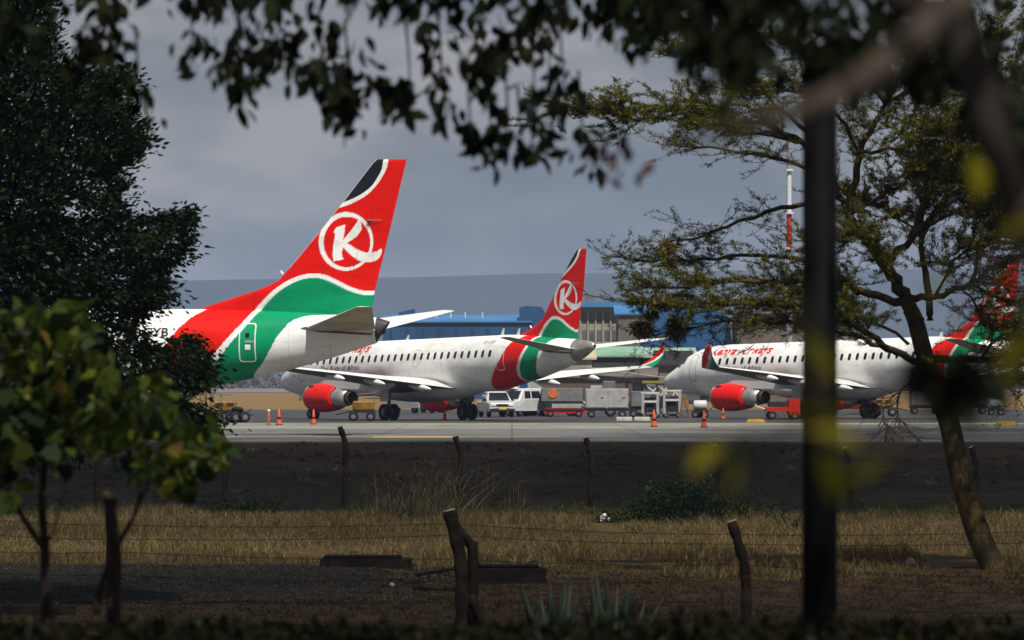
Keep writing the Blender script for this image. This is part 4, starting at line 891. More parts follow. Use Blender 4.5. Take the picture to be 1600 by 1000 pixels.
    for (x, y, w, h, dp, lab) in ((1043, 386, 27, 21, -1.2, 'pale straw nest at the tip of a bare branch, topmost of the nests'), (1047, 412, 22, 17, -.6, 'small straw nest just under the topmost nest'), (1030, 474, 48, 22, -2.5, 'wide shaggy straw nest lying on the leafy layer'), (1003, 513, 34, 24, -1.6, 'round dark nest lowest and farthest out on the bare twigs'), (1056, 512, 26, 44, -1.6, 'long drooping dark nest beside the round one'), (1018, 492, 22, 16, -2.4, 'small ragged nest between the wide one and the round dark one')):
        c = at(x, y, D + dp); k = D / FPX; rx, rz = w * k / 2, h * k / 2; n = 420
        u = unit(RNG.normal(size=(n, 3))); q = u * np.array([rx, rx * .9, rz]) * RNG.uniform(.6, 1.02, (n, 1)) + np.array([0, 0, 0]); dirs = unit(np.cross(u, RNG.normal(size=(n, 3)))) + u * .25 + np.array([0, 0, -.2])
        o = link_np('weaver_nest', leaf_polys(q, dirs, min(rx, rz) * 1.1, .12, .3, .4)[:, [0, 1, 3, 5]], 4, straw); o.location = c; tag(o, lab, 'nest', 'nests in the acacia')
        b = MB(); b.lathe([(-rz * .8, rx * .25), (-rz * .4, rx * .65), (0, rx * .8), (rz * .45, rx * .6), (rz * .8, rx * .2)], (0, 0, 0), (0, 0, 1), 12, True); b.build('nest_core', mat('nest_inside', (.05, .033, .015), .95, var=.3), o)
acacia()

# --- overhanging tree whose branches frame the top
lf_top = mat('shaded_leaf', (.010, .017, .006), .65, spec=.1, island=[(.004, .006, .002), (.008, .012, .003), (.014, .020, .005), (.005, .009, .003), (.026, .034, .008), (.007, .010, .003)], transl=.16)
lf_red = mat('reddish_leaf', (.10, .03, .02), .6, island=[(.05, .018, .014), (.10, .04, .03), (.03, .016, .012)], transl=.3)
lf_lime = mat('lime_leaf', (.22, .24, .01), .5, island=[(.20, .21, .006), (.33, .31, .010), (.27, .23, .010), (.14, .15, .006)], transl=.45, spec=.15)
bark_near = mat('grey_brown_bark', (.085, .066, .048), .9, spec=.15, var=.45, scale=22, bump=.5, stretch=(1, 1, .3))
def overhang():
    base = Vector((2.05, 14.5, 0)); base.z = gz(2.05, 14.5)
    r = empty('overhanging_tree', base, 0, 'tree out of the frame whose blurred branches and hanging leaves frame the top', 'tree')
    bo = np.array(base); T = lambda x, y, D: np.array(at(x, y, D)) - bo
    b = MB(); P = smooth_path([(0, 0, 0), (.02, 0, 1.5), (-.08, -.1, 3.2), (-.2, -.3, 4.6)], 5); b.tube(P, list(np.linspace(.20, .13, len(P))), 14); b.build('trunk', bark_near, r, True)
    def limb(pts, r0, r1, m=bark_near):
        P = smooth_path(pts, 5); b = MB(); b.tube(P, list(np.linspace(r0, r1, len(P))), 10); b.build('limb', m, r, True)
    limb([(-.05, 0, 2.9), T(1660, -120, 8.5), T(1500, 5, 7), T(1400, 85, 6.6), T(1300, 152, 6.4), T(1215, 185, 6.3), T(1130, 205, 6.3), T(1060, 220, 6.4)], .030, .004)
    limb([(-.1, -.1, 3.3), T(1460, -60, 8.5), T(1505, 60, 8), T(1550, 190, 7.8), T(1592, 330, 7.8), T(1620, 430, 7.8)], .032, .020, bark_dark)
    limb([(-.2, -.3, 4.4), (-1.2, 3, 5.4), (-2.2, 8, 5.6), (-3.6, 13, 5.4)], .12, .04, bark_dark)
    limb([(-.2, -.3, 4.4), (-1.8, 2, 5.8), (-4, 5, 6.2)], .10, .03, bark_dark)
    limb([(-.2, -.3, 4.5), (.6, 4, 5.8), (.4, 10, 5.6)], .10, .03, bark_dark)
    limb([(-.2, -.3, 4.5), (-.4, -4, 6.2), (-1.5, -9, 6.4)], .10, .03, bark_dark)
    V = []
    def spray(x, y, D, n, size, spread, droop=1., store=None):
        p = np.array(T(x, y, D)); k = D / FPX
        q = p + RNG.normal(size=(n, 3)) * np.array([spread * k, .25, spread * k * .8])
        d = np.tile(np.array([0, 0, -droop]), (n, 1)) + RNG.normal(size=(n, 3)) * .45
        (V if store is None else store).append(leaf_polys(q, d, size, .52, .3, .35, .1)[:, [0, 1, 2, 3, 4, 5]])
    # lower fringe, read off along the top: (x, y of the lower edge, depth)
    low = [(-60, 130), (20, 60), (70, 60), (110, 110), (140, 130), (170, 80), (200, 150), (225, 60), (250, 130), (275, 100), (300, 110), (330, 10), (345, 90), (375, 150), (400, 120), (440, 100), (480, 130), (520, 160), (545, 190), (570, 110), (595, 170), (640, 180), (680, 120), (720, 150), (755, 130), (800, 110), (840, 110), (880, 90), (910, 110), (950, 90), (1000, 60), (1050, 70), (1100, 90), (1160, 120)]
    lx = [a for a, b_ in low]; ly = [b_ for a, b_ in low]
    for _ in range(560):
        x = RNG.uniform(-120, 1180); yl = np.interp(x, lx, ly); D = RNG.uniform(23, 30)
        y = yl - 14 - abs(RNG.normal()) * 52
        if mnoise.noise(Vector((x / 70, y / 55, 1.5))) > (.02 if x < 360 else .16): continue
        spray(x, y, D, 4, .084, 13)
    for _ in range(900):
        x = RNG.uniform(-160, 1250); y = RNG.uniform(-260, 8); D = RNG.uniform(21, 30)
        if y > -70 and mnoise.noise(Vector((x / 70, y / 55, 1.5))) > (.0 if x < 360 else .12): continue
        spray(x, y, D, 4, .10, 18)
    for (x0, y0, x1, y1, n) in ((760, 120, 770, 250, 13), (735, 190, 745, 225, 5), (795, 200, 790, 225, 4), (835, 130, 830, 240, 12), (815, 225, 820, 240, 4), (690, 100, 700, 180, 8), (375, 90, 378, 162, 8), (545, 120, 545, 194, 8), (218, 130, 230, 182, 6), (640, 120, 632, 182, 6), (880, 110, 890, 170, 6), (910, 200, 925, 265, 6), (505, 100, 525, 180, 7), (300, 50, 300, 105, 6), (860, 60, 850, 200, 10)):
        for k in range(n):
            f = k / max(1, n - 1); spray(x0 + (x1 - x0) * f + RNG.normal() * 9, y0 + (y1 - y0) * f, 26 + RNG.uniform(-.6, .6), 3, .09, 6)
        b = MB(); b.tube(smooth_path([T(x0 - 6, y0 - 90, 26), T(x0, y0, 26), T(x1, y1, 26)], 4), list(np.linspace(.007, .002, 9)), 5); b.build('twig', bark_dark, r)
    # heavier, nearer foliage toward the upper right
    for _ in range(420):
        x = RNG.uniform(1020, 1750); t = (x - 1020) / 580; yl = np.interp(x, [1020, 1100, 1200, 1300, 1450, 1520, 1600, 1750], [50, 90, 120, 110, 130, 170, 260, 330]); y = yl - abs(RNG.normal()) * 110; D = RNG.uniform(13, 22)
        if mnoise.noise(Vector((x / 60, y / 50, 6))) > .1 or (abs(x - 1281) < 34 and y > 70): continue
        spray(x, y, D, 4, .075, 22)
    # the rest of the crown above and behind, out of the frame, which shades the ground here
    n = 15000; q = RNG.uniform([-8.5, -13, 5.0], [4.0, 14, 8.2], (n, 3)); a = ((q[:, 0] + 2.2) / 6.2) ** 2 + ((q[:, 1] - 0) / 13.5) ** 2 + ((q[:, 2] - 6.4) / 1.9) ** 2; rel = q - np.array([.33, 6.5, 2.2]); sdv = np.array(SUN_DIR); dist = np.linalg.norm(rel - (rel @ sdv)[:, None] * sdv, axis=1); q = q[(a < 1) & (dist > 1.0)]  # gap cut along the sun ray to light the lime leaves
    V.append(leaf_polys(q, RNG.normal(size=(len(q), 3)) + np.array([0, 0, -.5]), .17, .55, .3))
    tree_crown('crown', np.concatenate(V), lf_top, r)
    VR = []
    for (x, y) in ((945, 235), (960, 262), (975, 245), (955, 215), (985, 225), (962, 285), (940, 210), (990, 260)): spray(x, y, 17, 3, .055, 11, 1., VR)
    link_np('reddish_leaves', np.concatenate(VR), 6, lf_red, r)
    # close twigs with lime green leaves, far out of focus
    for (x, y, D, ln, dx, dz, tilt) in ((1272, 470, 6.4, .065, .05, -1, .9), (1255, 520, 6.6, .055, .5, -.8, .5), (1495, 470, 6.6, .060, -.25, -1, .8), (1500, 395, 6.9, .06, -.55, -.8, .5), (1560, 380, 6.9, .06, .7, .5, .6), (1590, 420, 7.2, .06, .3, -.8, .8), (1150, 700, 6.3, .045, -.25, -1, .7), (1215, 660, 6.3, .06, .9, .12, .5), (1255, 672, 6.2, .05, .9, -.25, .6), (1280, 700, 6.3, .05, .3, -.9, .8), (1395, 700, 6.4, .05, -.75, -.55, .4), (1520, 240, 7.6, .05, .2, -1, .8), (1130, 690, 6.5, .04, -.6, -.5, .6), (1600, 520, 6.8, .06, -.3, -.9, .8)):
        p = T(x, y, D); d = np.array([[dx, -.2, dz]]); o = link_np('lime_leaf', leaf_polys(np.array([p]), d, ln * 1.35, .62, .08, .05, tilt * .5), 6, lf_lime, r)
    for (x, y, D, ln, dx, dz) in ((1470, 560, 6.6, .08, .5, -.4), (1440, 590, 6.7, .075, .6, -.3), (1500, 600, 6.6, .08, .5, -.2), (1520, 570, 6.5, .07, -.3, -.8), (1460, 620, 6.6, .06, .8, .1), (1480, 580, 6.9, .08, .1, -1), (1545, 600, 6.8, .07, -.2, -.7), (1415, 570, 6.9, .05, .4, -.7), (1180, 690, 6.5, .06, -.6, -.6), (1300, 720, 6.5, .055, .2, -.9), (1240, 690, 6.4, .05, -.8, -.3), (1430, 560, 6.6, .09, .4, -.6), (1490, 565, 6.7, .09, .2, -.8), (1530, 590, 6.6, .08, -.5, -.5), (1450, 600, 6.5, .08, .7, -.2), (1400, 600, 6.8, .06, .6, -.5), (1540, 560, 6.9, .08, .4, -.8), (1510, 540, 6.6, .07, .1, -.9), (1440, 545, 6.7, .07, -.3, -.8), (1570, 600, 6.6, .07, -.7, -.3)):
        link_np('shaded_leaf', leaf_polys(np.array([T(x, y, D)]), np.array([[dx, -.2, dz]]), ln, .6, .08, .05, .3), 6, lf_top, r)
    for pts in ([(1750, 120, 8), (1640, 260, 7.4), (1570, 380, 7), (1510, 450, 6.7), (1490, 560, 6.6), (1440, 610, 6.6)], [(1640, 300, 7.2), (1600, 420, 7), (1610, 530, 6.8)], [(1490, 560, 6.6), (1400, 690, 6.45), (1290, 680, 6.35), (1210, 662, 6.3), (1140, 700, 6.3)], [(1290, 680, 6.35), (1270, 560, 6.4), (1275, 460, 6.4)]):
        b = MB(); P = smooth_path([T(*q) for q in pts], 4); b.tube(P, list(np.linspace(.004, .0015, len(P))), 6); b.build('twig', bark_near, r)
overhang()

# --- hedge along the bottom
lf_hedge = mat('hedge_leaf', (.02, .03, .008), .5, island=[(.003, .004, .001), (.012, .014, .003), (.028, .028, .005), (.005, .007, .002)], transl=.15, spec=.1)
def hedge():
    n = 26000; y = RNG.uniform(20.6, 24.2, n); x = RNG.uniform(-4.2, 4.2, n)
    top = np.array([1.50 + .05 * mnoise.noise(Vector((a * 1.1, b_ * .5, 0))) + .03 * mnoise.noise(Vector((a * 4, b_ * 3, 2))) - .5 * max(0, abs(b_ - 22.4) - 1.2) ** 2 for a, b_ in zip(x, y)])
    z = top - np.abs(RNG.normal(size=n)) * .16; P = np.stack([x, y, z], 1)
    b = MB(); nn = 60; secs = []
    for i in range(nn + 1):
        xx = -4.2 + 8.4 * i / nn; secs.append([(xx, 20.6, .25), (xx, 24.2, .25), (xx, 24.0, 1.0), (xx, 23.5, 1.24), (xx, 21.4, 1.24), (xx, 20.8, 1.0)])
    b.loft(secs); o = b.build('hedge', bark_dark); tag(o, 'clipped dark hedge crossing the very bottom of the view', 'hedge')
    ob = np.zeros(3); link_np('foliage', leaf_polys(P, RNG.normal(size=(n, 3)) + np.array([0, 0, .9]), .045, .5, .3), 6, lf_hedge, o)
hedge()

# --- spiky agave behind the hedge
ag_m = mat('blue_green_agave', (.020, .034, .022), .6, col2=(.048, .068, .042), scale=1.5, stretch=(6, 6, .4))
def agave(px, D, leaves, label):
    base = at0(px, D); base.z = gz(base.x, D); r = empty('agave', base, 0, label, 'agave', 'agaves behind the hedge')
    for (x, y, dep, w) in leaves:
        tip = at(x, y, D + dep) - base; b = MB(); secs = []; d = Vector((tip.x, tip.y, 0)); side = Vector((1, 0, 0)) if d.length < .02 else Vector((-d.y, d.x, 0)).normalized()
        if abs(side.x) < .55: side = Vector((1, .3, 0)).normalized()
        for k in range(9):
            f = k / 8; c = Vector((tip.x * (f ** 1.25), tip.y * (f ** 1.25), tip.z * f)); ww = w * 1.7 * (math.sin(math.pi * min(1, .25 + f * .45)) * (1 - f ** 2.6)) + .002; nrm = Vector((0, -.4, .12)) * ww
            secs.append([c - side * ww, c - nrm * .35, c + side * ww, c + nrm * .75 + Vector((0, -.01, 0))])
        b.loft(secs); b.build('leaf', ag_m, r, True)
agave(872, 52, [(815, 915, -.1, .055), (858, 905, 0, .06), (875, 918, -.4, .05), (892, 908, .2, .06), (884, 912, .5, .05), (862, 930, -.5, .05), (845, 930, .3, .045), (903, 925, -.2, .045)], 'agave with upright blue green blades, left of the pair')
agave(955, 52, [(922, 898, 0, .06), (932, 890, .2, .05), (948, 908, -.3, .055), (985, 905, 0, .05), (993, 918, -.4, .045), (1038, 930, .1, .055), (1078, 950, -.1, .04), (965, 915, .4, .05), (910, 930, -.5, .05), (1010, 935, .4, .04)], 'agave with leaning blue green blades spreading to the right')

# --- grasses
gr_gold = mat('dry_golden_grass', (.3, .2, .07), .8, spec=.15, island=[(.046, .031, .011), (.12, .083, .027), (.20, .145, .055), (.073, .049, .016), (.36, .29, .14), (.026, .018, .007)], transl=.25)
gr_brown = mat('trampled_brown_grass', (.06, .04, .02), .9, spec=.1, island=[(.012, .008, .0035), (.028, .018, .008), (.055, .038, .018), (.018, .012, .005)], transl=.1)
gr_green = mat('green_grass', (.03, .045, .012), .7, spec=.15, island=[(.012, .022, .006), (.03, .045, .011), (.05, .065, .018)], transl=.25)
zg_fast = lambda x, y: np.array([gz(a, b_) for a, b_ in zip(x, y)])
def blades(name, n, x0, x1, yfun, h, w, m, lean=.35, keep=None, clump=None):
    if clump:
        cx = RNG.uniform(x0, x1, n // clump); cy = yfun(n // clump); x = np.repeat(cx, clump) + RNG.normal(size=(n // clump) * clump) * .10; y = np.repeat(cy, clump) + RNG.normal(size=(n // clump) * clump) * .15
    else: x = RNG.uniform(x0, x1, n); y = yfun(n)
    if keep is not None: k = keep(x, y); x, y = x[k], y[k]
    n = len(x); P = np.stack([x, y, zg_fast(x, y) - .01], 1)
    d = np.stack([RNG.normal(size=n) * lean, RNG.normal(size=n) * lean, np.ones(n)], 1)
    patch_ = np.array([.72 + .75 * mnoise.noise(Vector((a * .4, b_ * .13, 3))) + .3 * mnoise.noise(Vector((a * 1.7, b_ * .5, 6))) for a, b_ in zip(x, y)])
    hh = h * np.clip(patch_, .28, 1.4) * RNG.uniform(.5, 1.35, n) * np.where(RNG.random(n) < .03, 1.6, 1); side = unit(np.cross(d, RNG.normal(size=(n, 3)) * np.array([.3, 1, .1]))); dn = unit(d); ww = w * RNG.uniform(.6, 1.3, n)[:, None]
    bend = np.stack([RNG.normal(size=n) * .35, RNG.normal(size=n) * .2, -np.abs(RNG.normal(size=n)) * .12], 1)
    mid_ = P + dn * hh[:, None] * .55; tip = P + (dn + bend) * hh[:, None]
    V = np.stack([P - side * ww, P + side * ww, mid_ - side * ww * .8, mid_ + side * ww * .8, tip - side * ww * .15, tip + side * ww * .15], 1)
    o = link_strips(name, V, m); o['kind'] = 'stuff'; return o
edge_b = lambda x: 166.5 + 2.2 * np.sin(x * .55 + 1) + 1.2 * np.sin(x * 1.7)
def far_front(x): return np.where(x < -2.1, 127.2 + .7 * np.sin(x * .9) + .5 * np.sin(x * 3.1), np.where(x < 1.2, 125.0 + .5 * np.sin(x * 4), 122.2 + 1.5 * np.sin(x * .8) + .8 * np.sin(x * 2.9)))
blades('dry_grass', 190000, -17, 17, lambda n: RNG.uniform(110, 171, n), .34, .0055, gr_gold, .3, lambda x, y: (y < edge_b(x)) & (y > far_front(x)) & (np.array([mnoise.noise(Vector((a * .55, b_ * .16, 21))) for a, b_ in zip(x, y)]) > -.34 + .2 * RNG.random(len(x))), 7)
blades('short_grass', 60000, -13, 13, lambda n: RNG.uniform(88, 126, n), .13, .007, gr_brown, .7, lambda x, y: ~((x < -2.4) & (y > 112.5) & (y < 127)), 6)
blades('green_grass', 9000, -17, 17, lambda n: RNG.uniform(163, 172, n), .38, .012, gr_green, .4, lambda x, y: (np.sin(x * .45 + 2.2) + .6 * np.sin(x * 1.3) > -.1), 6)
blades('bank_tufts', 2600, -22, 22, lambda n: RNG.uniform(170, 232, n), .16, .012, gr_brown, .6, None, 13)

blades('bank_straw', 1500, -22, 22, lambda n: RNG.uniform(169, 230, n), .30, .008, gr_gold, .7, None, 15)

def tall_clump(px, py, D, n, h, spread, label, m, name='grass_clump', lean=.5):
    base = at0(px, D); base.z = gz(base.x, D) - .02; b = MB(); V = []
    for _ in range(n):
        a = RNG.uniform(0, 2 * np.pi); l = abs(RNG.normal()) * lean; hh = h * RNG.uniform(.45, 1.1); p0 = np.array([RNG.normal() * spread * .3, RNG.normal() * spread * .3, 0]); d = np.array([math.cos(a) * l, math.sin(a) * l, 1.0]); side = np.array([.7, -.5, 0]) * RNG.uniform(.008, .016)
        prev = p0; pts = [p0]
        for k in range(1, 6):
            f = k / 5; pts.append(p0 + d * hh * f + np.array([math.cos(a), math.sin(a), -.35]) * l * hh * .55 * f * f)
        for k in range(5):
            s0 = 1 - k / 5 * .8; s1 = 1 - (k + 1) / 5 * .8; V.append(np.stack([pts[k] - side * s0, pts[k] + side * s0, pts[k + 1] + side * s1, pts[k + 1] - side * s1]))
    o = link_np(name, np.array(V), 4, m); o.location = base; tag(o, label, 'grass clump', 'tall grass clumps by the bank'); return o
gr_reed = mat('tall_dry_grass', (.10, .08, .035), .8, island=[(.028, .023, .010), (.07, .057, .024), (.24, .20, .11), (.035, .029, .012)], transl=.25)
tall_clump(668, 815, 160, 300, 1.75, 2.3, 'tallest arching clump of dry grass behind the braced fence post', gr_reed, lean=.55)
tall_clump(625, 815, 163, 160, 1.0, 1.6, 'low brownish grass clump left of the tallest one', gr_reed, lean=.6)
tall_clump(806, 815, 160, 40, 1.45, .5, 'thin upright wisp of dry grass right of the tallest clump', gr_reed, lean=.18)
tall_clump(1290, 850, 140, 60, .9, .6, 'sparse dry grass wisp beside the dark lamp post', gr_reed, lean=.3)

# --- low green shrub on the bank
lf_bush = mat('shrub_leaf', (.012, .022, .006), .5, spec=.12, island=[(.004, .010, .002), (.012, .028, .004), (.022, .046, .007), (.007, .015, .003)], transl=.2)
def bush(blobs, D, label, name='shrub'):
    c0 = blobs[0]; base = at0(c0[0], D); base.z = gz(base.x, D) - .05; V = []; bo = np.array(base)
    for (x, y, rx, ry, n) in blobs:
        c = np.array(at(x, y, D)) - bo; k = D / FPX
        u = unit(RNG.normal(size=(n, 3))); q = c + u * np.array([rx * k, rx * k * .8, ry * k]) * (RNG.random((n, 1)) ** .45) * (1 + .22 * RNG.normal(size=(n, 1))); q[:, 2] = np.maximum(q[:, 2], .02)
        V.append(leaf_polys(q, u + np.array([0, 0, .3]), .10, .42, .5))
    r = empty(name, base, 0, label, 'shrub', 'shrubs along the bank')
    tree_crown('foliage', np.concatenate(V), lf_bush, r)
    b = MB()
    for k in range(6): a = k * 1.05; b.tube([(0, 0, 0), (.35 * math.cos(a), .35 * math.sin(a), .35), (.8 * math.cos(a), .5 * math.sin(a), .7)], [.025, .018, .008], 5)
    b.build('stem', bark_dark, r)
bush([(1075, 800, 90, 42, 3600), (1010, 815, 70, 32, 2200), (1140, 815, 80, 36, 2400), (1060, 770, 55, 22, 1000), (960, 825, 40, 18, 700), (1195, 825, 45, 28, 900)], 158, 'wide dark green shrub at the foot of the bank beside the smaller near fence post')
bush([(390, 800, 60, 18, 900), (340, 806, 50, 14, 500)], 166, 'low dark green shrub at the foot of the bank left of the tall grass')
bush([(1235, 840, 45, 20, 900), (1180, 848, 30, 12, 400)], 150, 'small greyish shrub close to the dark lamp post')

# --- distant trees past the field
lf_far = mat('distant_leaf', (.03, .04, .02), .8, island=[(.018, .026, .012), (.035, .045, .022), (.05, .055, .03)])
def far_tree(px, D, h, w, label, grp='distant trees past the airfield'):
    base = at0(px, D, -.05); r = empty('distant_tree', base, 0, label, 'tree', grp); n = 700
    V = []
    for k in range(9):
        c = np.array([RNG.normal() * w * .28, RNG.normal() * w * .28, h * RNG.uniform(.5, .92)]); q = c + RNG.normal(size=(n // 9, 3)) * np.array([w * .2, w * .2, h * .09]); V.append(leaf_polys(q, RNG.normal(size=(n // 9, 3)), h * .075, .7, .5))
    tree_crown('crown', np.concatenate(V), lf_far, r); b = MB(); b.tube([(0, 0, 0), (.1, 0, h * .35), (0, 0, h * .7)], [h * .03, h * .02, h * .01], 6); b.build('trunk', bark_dark, r)
far_tree(291, 1000, 13.2, 3.2, 'round topped distant tree just showing over the white fuselage')
far_tree(305, 1010, 12.6, 2.6, 'narrower distant tree beside the round topped one over the white fuselage')
far_tree(262, 1100, 11.5, 6, 'low distant tree over the fuselage close to the dark leafy tree')
def scrub_belt():
    n = 16000; x = RNG.uniform(-330, 330, n); y = RNG.uniform(1850, 2050, n); hh = np.array([3.6 + 1.6 * mnoise.noise(Vector((a / 30, b_ / 60, 0))) for a, b_ in zip(x, y)]); z = hh * RNG.random(n)
    o = link_np('scrub_belt', leaf_polys(np.stack([x, y, z], 1), RNG.normal(size=(n, 3)), 1.9, .8, .5)[:, [0, 1, 3, 5]], 4, mat('far_scrub', (.06, .05, .035), .9, island=[(.05, .04, .03), (.085, .065, .05), (.06, .055, .035)])); o['kind'] = 'stuff'
scrub_belt()

# ------------------------------------------------------------------ street furniture and fences
def lamp_post():
    D = 25; base = at0(1281, D); base.z = gz(base.x, D)
    r = empty('lamp_post', base, 0, 'thick dark steel post standing upright and blurred close by', 'post')
    pm = mat('dark_painted_steel', (.007, .007, .008), .6, var=.25, scale=6, spec=.05)
    top = at(0, 92, D).z - base.z
    b = MB(); b.lathe([(0, .078), (top, .076), (top, 0)], (0, 0, 0), (0, 0, 1), 28, True); b.build('pole', pm, r, True)
    b = MB(); b.lathe([(0, .15), (.02, .15), (.03, .085), (.22, .085), (.23, .078)], (0, 0, 0), (0, 0, 1), 24); b.build('base_plate', pm, r)
    b = MB(); b.lathe([(top - .01, .083), (top + .02, .083), (top + .035, 0)], (0, 0, 0), (0, 0, 1), 24); b.build('cap', pm, r)
lamp_post()
post_m = mat('weathered_post', (.026, .018, .013), .95, spec=.05, var=.45, scale=5, bump=.5)
post_top = mat('sunlit_post_end', (.32, .27, .19), .85, var=.25, scale=20)  # pale tone paints the sunlight on the post tops
wire_m = mat('rusty_wire', (.018, .014, .012), .7, metal=.3)
def fence(D, posts, label, wires, rad, brace=None, sag=.05, ext=(-40, 1640)):
    base = at0(posts[0][0][-1][0], D); base.z = gz(base.x, D); r = empty('wire_fence', base, 0, label, 'fence')
    for pl in posts:
        pts = [at(x, y, D) - base for x, y in pl[0]]; rr = rad if len(pl) < 2 else pl[1]
        pts[-1].z = gz(base.x + pts[-1].x, D) - base.z - .1
        P = smooth_path(pts, 4); b = MB(); b.tube(P, [rr * (1 + .12 * math.sin(i * 1.7 + pts[0].x)) for i in range(len(P))], 10); o = b.build('post', post_m, r, True)
        a, c = Vector(P[0]), Vector(P[1]); d = (a - c).normalized(); b = MB(); b.tube([a + d * .002, a + d * .022], [rr * .98, rr * .86], 10); b.build('post_end', post_top, o)
    if brace:
        for pl, rr in brace:
            pts = [at(x, y, D + d_) - base for x, y, d_ in pl]; b = MB(); b.tube(smooth_path(pts, 3), rr, 9); b.build('brace', post_m, r, True)
    for w in wires:
        pts = []
        for i in range(len(w) - 1):
            (xa, ya), (xb, yb) = w[i], w[i + 1]
            for k in range(6):
                f = k / 6; pts.append(at(xa + (xb - xa) * f, ya + (yb - ya) * f, D - rad * 1.05) - base - Vector((0, 0, sag * 4 * f * (1 - f))))
        pts.append(at(*w[-1], D - rad * 1.05) - base)
        b = MB(); b.tube(pts, .0056, 4)
        for p, q in zip(pts[:-1], pts[1:]):
            for f in np.arange(0, 1, .34):
                c = p + (q - p) * float(f); b.tube([c + Vector((-.01, 0, -.02)), c + Vector((.01, 0, .02))], .003, 3, False)
        b.build('wire', wire_m, r)
far_posts = []
for (x, t) in ((350, 672), (537, 667), (717, 682), (921, 684), (1122, 697), (1326, 700), (1523, 699), (150, 660)):
    far_posts.append(([(x - 6, t), (x - 1, t + 14), (x + 3, t + 32), (x + 2, t + 70), (x + 1, 806)],))
fence(170, far_posts, 'distant wire fence of crooked posts with pale bent tops along the dark bank', [[(-60, y + 2), (150, y), (350, y + 3), (537, y), (717, y + 4), (921, y + 2), (1122, y + 5), (1326, y + 3), (1523, y + 4), (1660, y + 3)] for y in (712, 742, 772)], .085, None, .04)
fence(104, [([(702, 798), (712, 838), (720, 880), (722, 930), (720, 976)], .125), ([(1143, 815), (1154, 850), (1163, 885), (1166, 930), (1166, 990)], .095), ([(171, 800), (172, 860), (173, 930), (173, 985)], .07)],
      'near wire fence with a braced double post and a single bent post', [[(-60, 806), (172, 820), (702, 838 - 26 + 6), (1146, 832 + 3), (1660, 828)], [(-60, 830), (172, 842), (708, 828 + 8), (1150, 850), (1660, 846)], [(-60, 858), (172, 862), (716, 874), (1158, 882), (1660, 905)], [(-60, 890), (172, 898), (720, 908), (1166, 905), (1660, 930)], [(-60, 935), (172, 935), (720, 940), (1166, 945), (1660, 958)]], .1,
      [([(738, 846, .15), (739, 900, .15), (738, 980, .15)], .10), ([(700, 806, .1), (738, 855, .15)], .09), ([(735, 930, .1), (752, 965, 0), (772, 992, -.2)], .085)])

# ------------------------------------------------------------------ inspection chambers, kerb, stones, gravel
old_conc = mat('old_concrete', (.017, .013, .010), .95, spec=.05, var=.45, scale=4, bump=.4)
rust_lid = mat('rusty_lid', (.010, .008, .007), .9, spec=.05, var=.4, scale=5)
def chamber(px0, px1, yt, yb, D, label, tilt=None, handles=()):
    c = at((px0 + px1) / 2, yb, D); w = (px1 - px0) * D / FPX; h = (yb - yt) * D / FPX
    r = empty('inspection_chamber', (c.x, D, gz(c.x, D)), 0, label, 'manhole', 'raised chambers on the verge')
    z0 = -.1; zt = at(0, yt, D).z - gz(c.x, D)
    b = MB(); b.box((0, .6, (zt + z0) / 2), (w, 1.2, zt - z0), 0, .02); b.build('kerb_frame', old_conc, r)
    b = MB(); b.box((-.03 * w, .55, zt + .035), (w * .86, 1.05, .05), 0, .012); b.build('lid', rust_lid, r)
    for f in handles:
        x = (f - .5) * w * .86; b = MB(); b.tube([(x - .07, .3, zt + .06), (x - .07, .3, zt + .14), (x + .07, .3, zt + .14), (x + .07, .3, zt + .06)], .012, 6); b.build('handle', rust_lid, r)
    return r
chamber(500, 642, 873, 889, 125.6, 'raised concrete chamber with a flat lid and two wire handles', handles=(.34, .88))
rr = chamber(735, 854, 888, 910, 119.6, 'raised chamber with rusty edge right behind the braced fence post', handles=(.9,))
c = at(700, 890, 116.5); b = MB(); b.box((0, 0, 0), (1.35, .9, .05), 0, .012)
for k in range(7): b.box((-.6 + k * .2, -.47, -.05), (.03, .03, .12))
o = b.build('chamber_lid', rust_lid); o.location = (c.x, 116.5, c.z); o.rotation_euler = (0, R(-9), 0); tag(o, 'loose rusty lid lying tilted against the braced fence post', 'lid')
c = at(40, 915, 108); b = MB(); b.box((0, 0, 0), (1.9, .25, .2), .06, .02); o = b.build('concrete_beam', old_conc); o.location = (c.x, 108, gz(c.x, 108) + .08); tag(o, 'fallen concrete beam lying in the grass behind the left sapling', 'beam')
def stone(px, py, D, s, m, label):
    b = MB(); b.lathe([(-s * .5, s * .45), (-s * .2, s * .62), (s * .25, s * .5), (s * .55, s * .18)], (0, 0, 0), (0, 0, 1), 9, True)
    b.v = [(x * (1 + .25 * mnoise.noise(Vector((x * 9, y * 9, z * 9)))), y * (1 + .2 * mnoise.noise(Vector((x * 7, z * 9, 3)))), z) for x, y, z in b.v]
    o = b.build('stone', m); p = at(px, py, D); o.location = (p.x, D, gz(p.x, D) + s * .4); tag(o, label, 'stone')
pale_stone = mat('pale_stone', (.30, .28, .25), .85, var=.2, scale=8)
stone(1423, 880, 127, .2, pale_stone, 'pale white stone in the dry grass left of the acacia trunk')
stone(612, 893, 118, .09, pale_stone, 'small pale stone on the gravel in front of the flat lidded chamber')
b = MB(); V = []
for k in range(14): p = RNG.normal(size=3) * np.array([.07, .06, .07]); V.append(p)
o = link_np('plastic_scrap', leaf_polys(np.array(V), RNG.normal(size=(14, 3)), .12, .7, .4), 6, mat('white_plastic', (.42, .42, .42), .4)); p = at(945, 832, 156); o.location = (p.x, 156, gz(p.x, 156) + .15); tag(o, 'crumpled white plastic scrap caught at the left end of the wide shrub', 'litter')
gx_ = list(np.arange(-18, -2.3, .25)); gy_ = list(np.arange(112, 127.3, .25))
